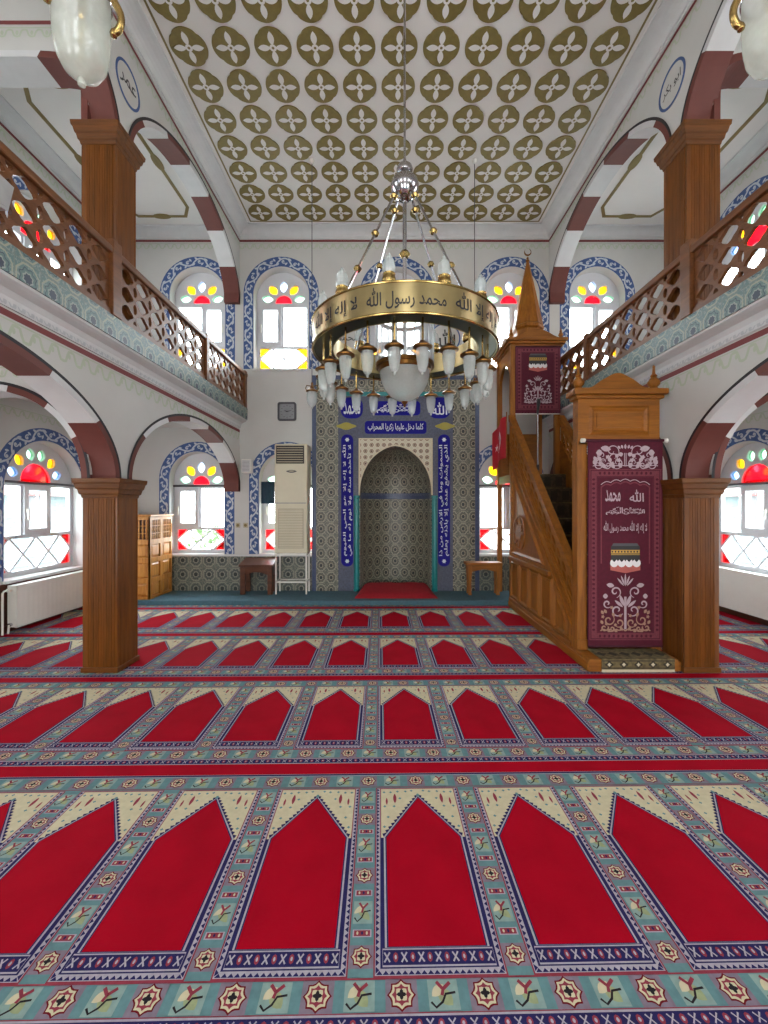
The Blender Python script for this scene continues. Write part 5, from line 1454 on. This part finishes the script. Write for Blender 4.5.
def unit(f, near):
    h = CP / 2; R = lambda a, b, c, d, L, m: cp.flat(rect(a, b, c, d), f, L * LY, m)
    # lower border
    R(-h, h, 0, .048, 1, 'c_red'); R(-h, h, .048, .097, 1, 'c_lilac'); xoxo(f, -h, h, .053, .091, 16, 2)
    R(-h, h, .097, .100, 2, 'c_rose'); R(-h, h, .185, .190, 2, 'c_rose')
    leafy(f, 0, .143, .045, .040, 2); leafy(f, -h, .143, .045, .040, 2)
    for u in (-.1244, .1244): flower(f, u, .143, .038, 2)
    # upper border
    R(-h, h, 1.170, 1.188, 1, 'c_lilac'); R(-h, h, 1.173, 1.185, 2, 'c_navy'); R(-h, h, 1.188, CL, 1, 'c_red'); R(-h, h, 1.074, 1.078, 2, 'c_rose')
    flower(f, 0, 1.124, .036, 2); flower(f, -h, 1.124, .036, 2)
    for u in (-.1244, .1244): leafy(f, u, 1.124, .042, .040, 2)
    # niche frame
    R(-.209, .209, .190, 1.068, 2, 'c_rose'); R(-.204, .204, .195, 1.063, 3, 'c_lilac')
    zz = 'c_navy'
    def teeth(a, b, c, side, k):
        for i in range(k):
            if side == 'b':
                w = (b - a) / k; cp.flat([(a + w * i, c), (a + w * (i + 1), c), (a + w * (i + .5), c + .012)], f, 4 * LY, zz)
            else:
                w = (b - a) / k; sg = 1 if side == 'l' else -1; cp.flat([(c, a + w * i), (c, a + w * (i + 1)), (c + sg * .012, a + w * (i + .5))], f, 4 * LY, zz)
    if near:
        teeth(-.2, .2, .197, 'b', 20); teeth(.2, 1.06, -.202, 'l', 40); teeth(.2, 1.06, .202, 'r', 40)
    R(-.187, .187, .214, .745, 5, 'c_navy'); R(-.180, .180, .218, .274, 6, 'c_lilac'); xoxo(f, -.179, .179, .223, .269, 13, 7)
    R(-.187, .187, .740, 1.060, 5, 'c_rose'); R(-.183, .183, .738, 1.056, 6, 'c_cream')
    cp.flat([(-.172, .276), (.172, .276), (.172, .742), (0, 1.006), (-.172, .742)], f, 7 * LY, 'c_lilac')
    for s in (-1, 1):
        k = 13
        for i in range(k):
            t0, t1 = i / k, (i + .9) / k; p = lambda t: (s * .172 * (1 - t), .742 + .264 * t)
            (xa_, ya_), (xb_, yb_) = p(t0), p(t1)
            cp.flat([(xa_, ya_), (xb_, yb_), (xb_ + s * .001, ya_ + .024), (xa_ + s * .006, ya_ + .018)], f, 7.5 * LY, 'c_navy')
        if near:
            for (x, y) in ((.150, .86), (.165, .93), (.12, .93), (.09, .985), (.135, 1.03), (.168, 1.03), (.06, 1.035), (.10, 1.035), (.03, 1.04), (.168, .80)):
                cp.flat(lobed(s * x, y, .0065, 4, .3, 12), f, 8 * LY, 'c_teal')
            cp.flat(petal(s * .115, .985, .07, .016, pi / 2), f, 8.4 * LY, 'c_rose'); cp.flat(petal(s * .155, .965, .05, .010, pi / 2), f, 8.4 * LY, 'c_rose')
    cp.flat([(-.165, .276), (.165, .276), (.165, .740), (0, .996), (-.165, .740)], f, 9 * LY, 'c_navy')
    cp.flat([(-.160, .278), (.160, .278), (.160, .738), (0, .988), (-.160, .738)], f, 10 * LY, 'c_red')
    cp.flat(ell(0, 1.006, .008, .012, 8), f, 9.5 * LY, 'c_teal')
    # divider with flowers, leaves and small bars
    y = .252; k = 0
    while y < 1.06:
        if k % 2 == 0: flower(f, -h, y, .031, 2)
        else: leafy(f, -h, y, .034, .042, 2)
        if y + .075 < 1.06: barlet(f, -h, y + .075, .032, .013, 2)
        y += .15; k += 1
for r in range(-3, 4):
    v0 = V0 + r * CL
    for i in range(-9, 10):
        unit(cfr(i * CP, v0), True)
ob = cp.build('prayer_carpet', kind=None)
bm = bmesh.new(); bm.from_mesh(ob.data); ox_, oy_ = ob.location.x, ob.location.y
for co_, no_ in (((CX - OUT + .04 - ox_, 0, 0), (-1, 0, 0)), ((CX + OUT - .04 - ox_, 0, 0), (1, 0, 0)), ((0, 6.195 - oy_, 0), (0, 1, 0)), ((0, YN + .03 - oy_, 0), (0, -1, 0))):
    bmesh.ops.bisect_plane(bm, geom=bm.verts[:] + bm.edges[:] + bm.faces[:], plane_co=co_, plane_no=no_, clear_outer=True)
bm.to_mesh(ob.data); bm.free()
tag(ob, 'wall to wall red and teal carpet woven with rows of prayer niches', 'carpet')
ob['kind'] = 'thing'

# =================================================================== OUTSIDE
m = MB()
for a, b, c_, d_ in ((-30, 30, 7.25, 40), (-30, CX - OUT - .26, -1, 7.25), (CX + OUT + .26, 30, -1, 7.25)): m.box(a, b, c_, d_, -.6, -.45, 'lawn')
m.build('ground', kind='structure')
def bush(x, y, z0, r, h, seed, label):
    rr = random.Random(seed); t = thing('garden_shrub', label, 'shrub', (x, y, -.449), 'garden shrubs outside the back windows')
    m = MB(); m.tube([(x, y, -.449), (x + .03, y, z0 + h * .5)], .05, 'bark', 7); m.build('trunk', t)
    m = MB()
    for i in range(420):
        a, b, q = rr.uniform(0, 2 * pi), math.acos(rr.uniform(-1, 1)), rr.uniform(.55, 1) ** .5
        p = Vector((x + r * q * sin(b) * cos(a), y + r * .7 * q * sin(b) * sin(a), z0 + h * .5 + h * .5 * q * cos(b)))
        d = Vector((rr.gauss(0, 1), rr.gauss(0, 1), rr.gauss(0, 1))).normalized(); e = d.orthogonal().normalized(); L = rr.uniform(.06, .11)
        m.add([p - d * L, p + e * L * .45, p + d * L, p - e * L * .45], [(0, 1, 2, 3)], 'leaf')
    m.build('crown', t)
bush(-3.4, 9.2, -.2, 1.0, 1.3, 1, 'low green shrub outside the leftmost lower back window')
bush(-1.0, 9.5, -.3, .9, 1.25, 2, 'low green shrub outside the window behind the air conditioner')
def house(x0, x1, y0, y1, h, label):
    s = 1 if x0 > 0 else -1
    t = thing('house', label, 'house', ((x0 + x1) / 2, (y0 + y1) / 2, -.449), 'neighbouring houses')
    m = MB(); m.box(x0, x1, y0, y1, -.449, h, 'facade')
    xf_ = x0 if s > 0 else x1
    for i in range(int((h + .4) / .22)):
        z = -.4 + .22 * i; m.box(xf_ - .02, xf_ + .02, y0, y1, z, z + .05, 'grey')
    m.build('wall', t)
    m = MB()
    for yy in (y0 + 1.2, y0 + 3.4, y0 + 5.6):
        m.box(xf_ - .05, xf_ + .05, yy, yy + 1.0, .8, 2.2, 'dkgrey')
    m.build('window', t)
    m = MB(); m.add([(x0 - .3, y0 - .3, h), (x1 + .3, y0 - .3, h), (x1 + .3, y1 + .3, h), (x0 - .3, y1 + .3, h), ((x0 + x1) / 2, y0 - .3, h + .4), ((x0 + x1) / 2, y1 + .3, h + .4)], [(0, 1, 4), (2, 3, 5), (1, 2, 5, 4), (3, 0, 4, 5), (0, 1, 2, 3)], 'brown'); m.build('roof', t)
house(-13, -10, 6, 14, 1.75, 'grey clapboard house outside the left outer window')
house(10.5, 13, 6, 14, 1.75, 'grey clapboard house outside the right outer window')

# =================================================================== LIGHT AND CAMERA
w = bpy.data.worlds.new('sky'); SC.world = w; w.use_nodes = True
nt = w.node_tree; bg = nt.nodes['Background']
tc = nt.nodes.new('ShaderNodeTexCoord'); sp_ = nt.nodes.new('ShaderNodeSeparateXYZ'); rp = nt.nodes.new('ShaderNodeValToRGB')
nt.links.new(tc.outputs['Generated'], sp_.inputs[0]); nt.links.new(sp_.outputs[2], rp.inputs[0])
rp.color_ramp.elements[0].position = 0.0; rp.color_ramp.elements[0].color = (1, .985, .955, 1); rp.color_ramp.elements[1].position = .6; rp.color_ramp.elements[1].color = (.93, .96, 1, 1)
mr = nt.nodes.new('ShaderNodeMapRange'); nt.links.new(sp_.outputs[1], mr.inputs[0])        # sky made brighter on the niche side for more light through the back windows
mr.inputs[1].default_value = -.6; mr.inputs[2].default_value = .6; mr.inputs[3].default_value = 6.5; mr.inputs[4].default_value = 13.0
nt.links.new(mr.outputs[0], bg.inputs['Strength'])
nt.links.new(rp.outputs[0], bg.inputs['Color'])
cam = bpy.data.cameras.new('camera'); co = bpy.data.objects.new('camera', cam); C.objects.link(co); SC.camera = co
co.location = (0, 0, 1.46); co.rotation_euler = (pi / 2, 0, 0)
cam.sensor_fit = 'HORIZONTAL'; cam.sensor_width = 36; cam.lens = 425 / 768 * 36
cam.shift_x = -3 / 768; cam.shift_y = -6 / 768; cam.clip_start = .02; cam.clip_end = 200
vs_ = SC.view_settings
vs_.view_transform = 'Standard'; vs_.look = 'None'; vs_.exposure = 0.70; vs_.gamma = 1.0; vs_.use_curve_mapping = False
cy_ = SC.cycles
cy_.max_bounces = 12; cy_.diffuse_bounces = 7; cy_.glossy_bounces = 4; cy_.transparent_max_bounces = 16; cy_.transmission_bounces = 6
cy_.use_denoising = True; cy_.sample_clamp_indirect = 6.0; cy_.caustics_reflective = False; cy_.caustics_refractive = False
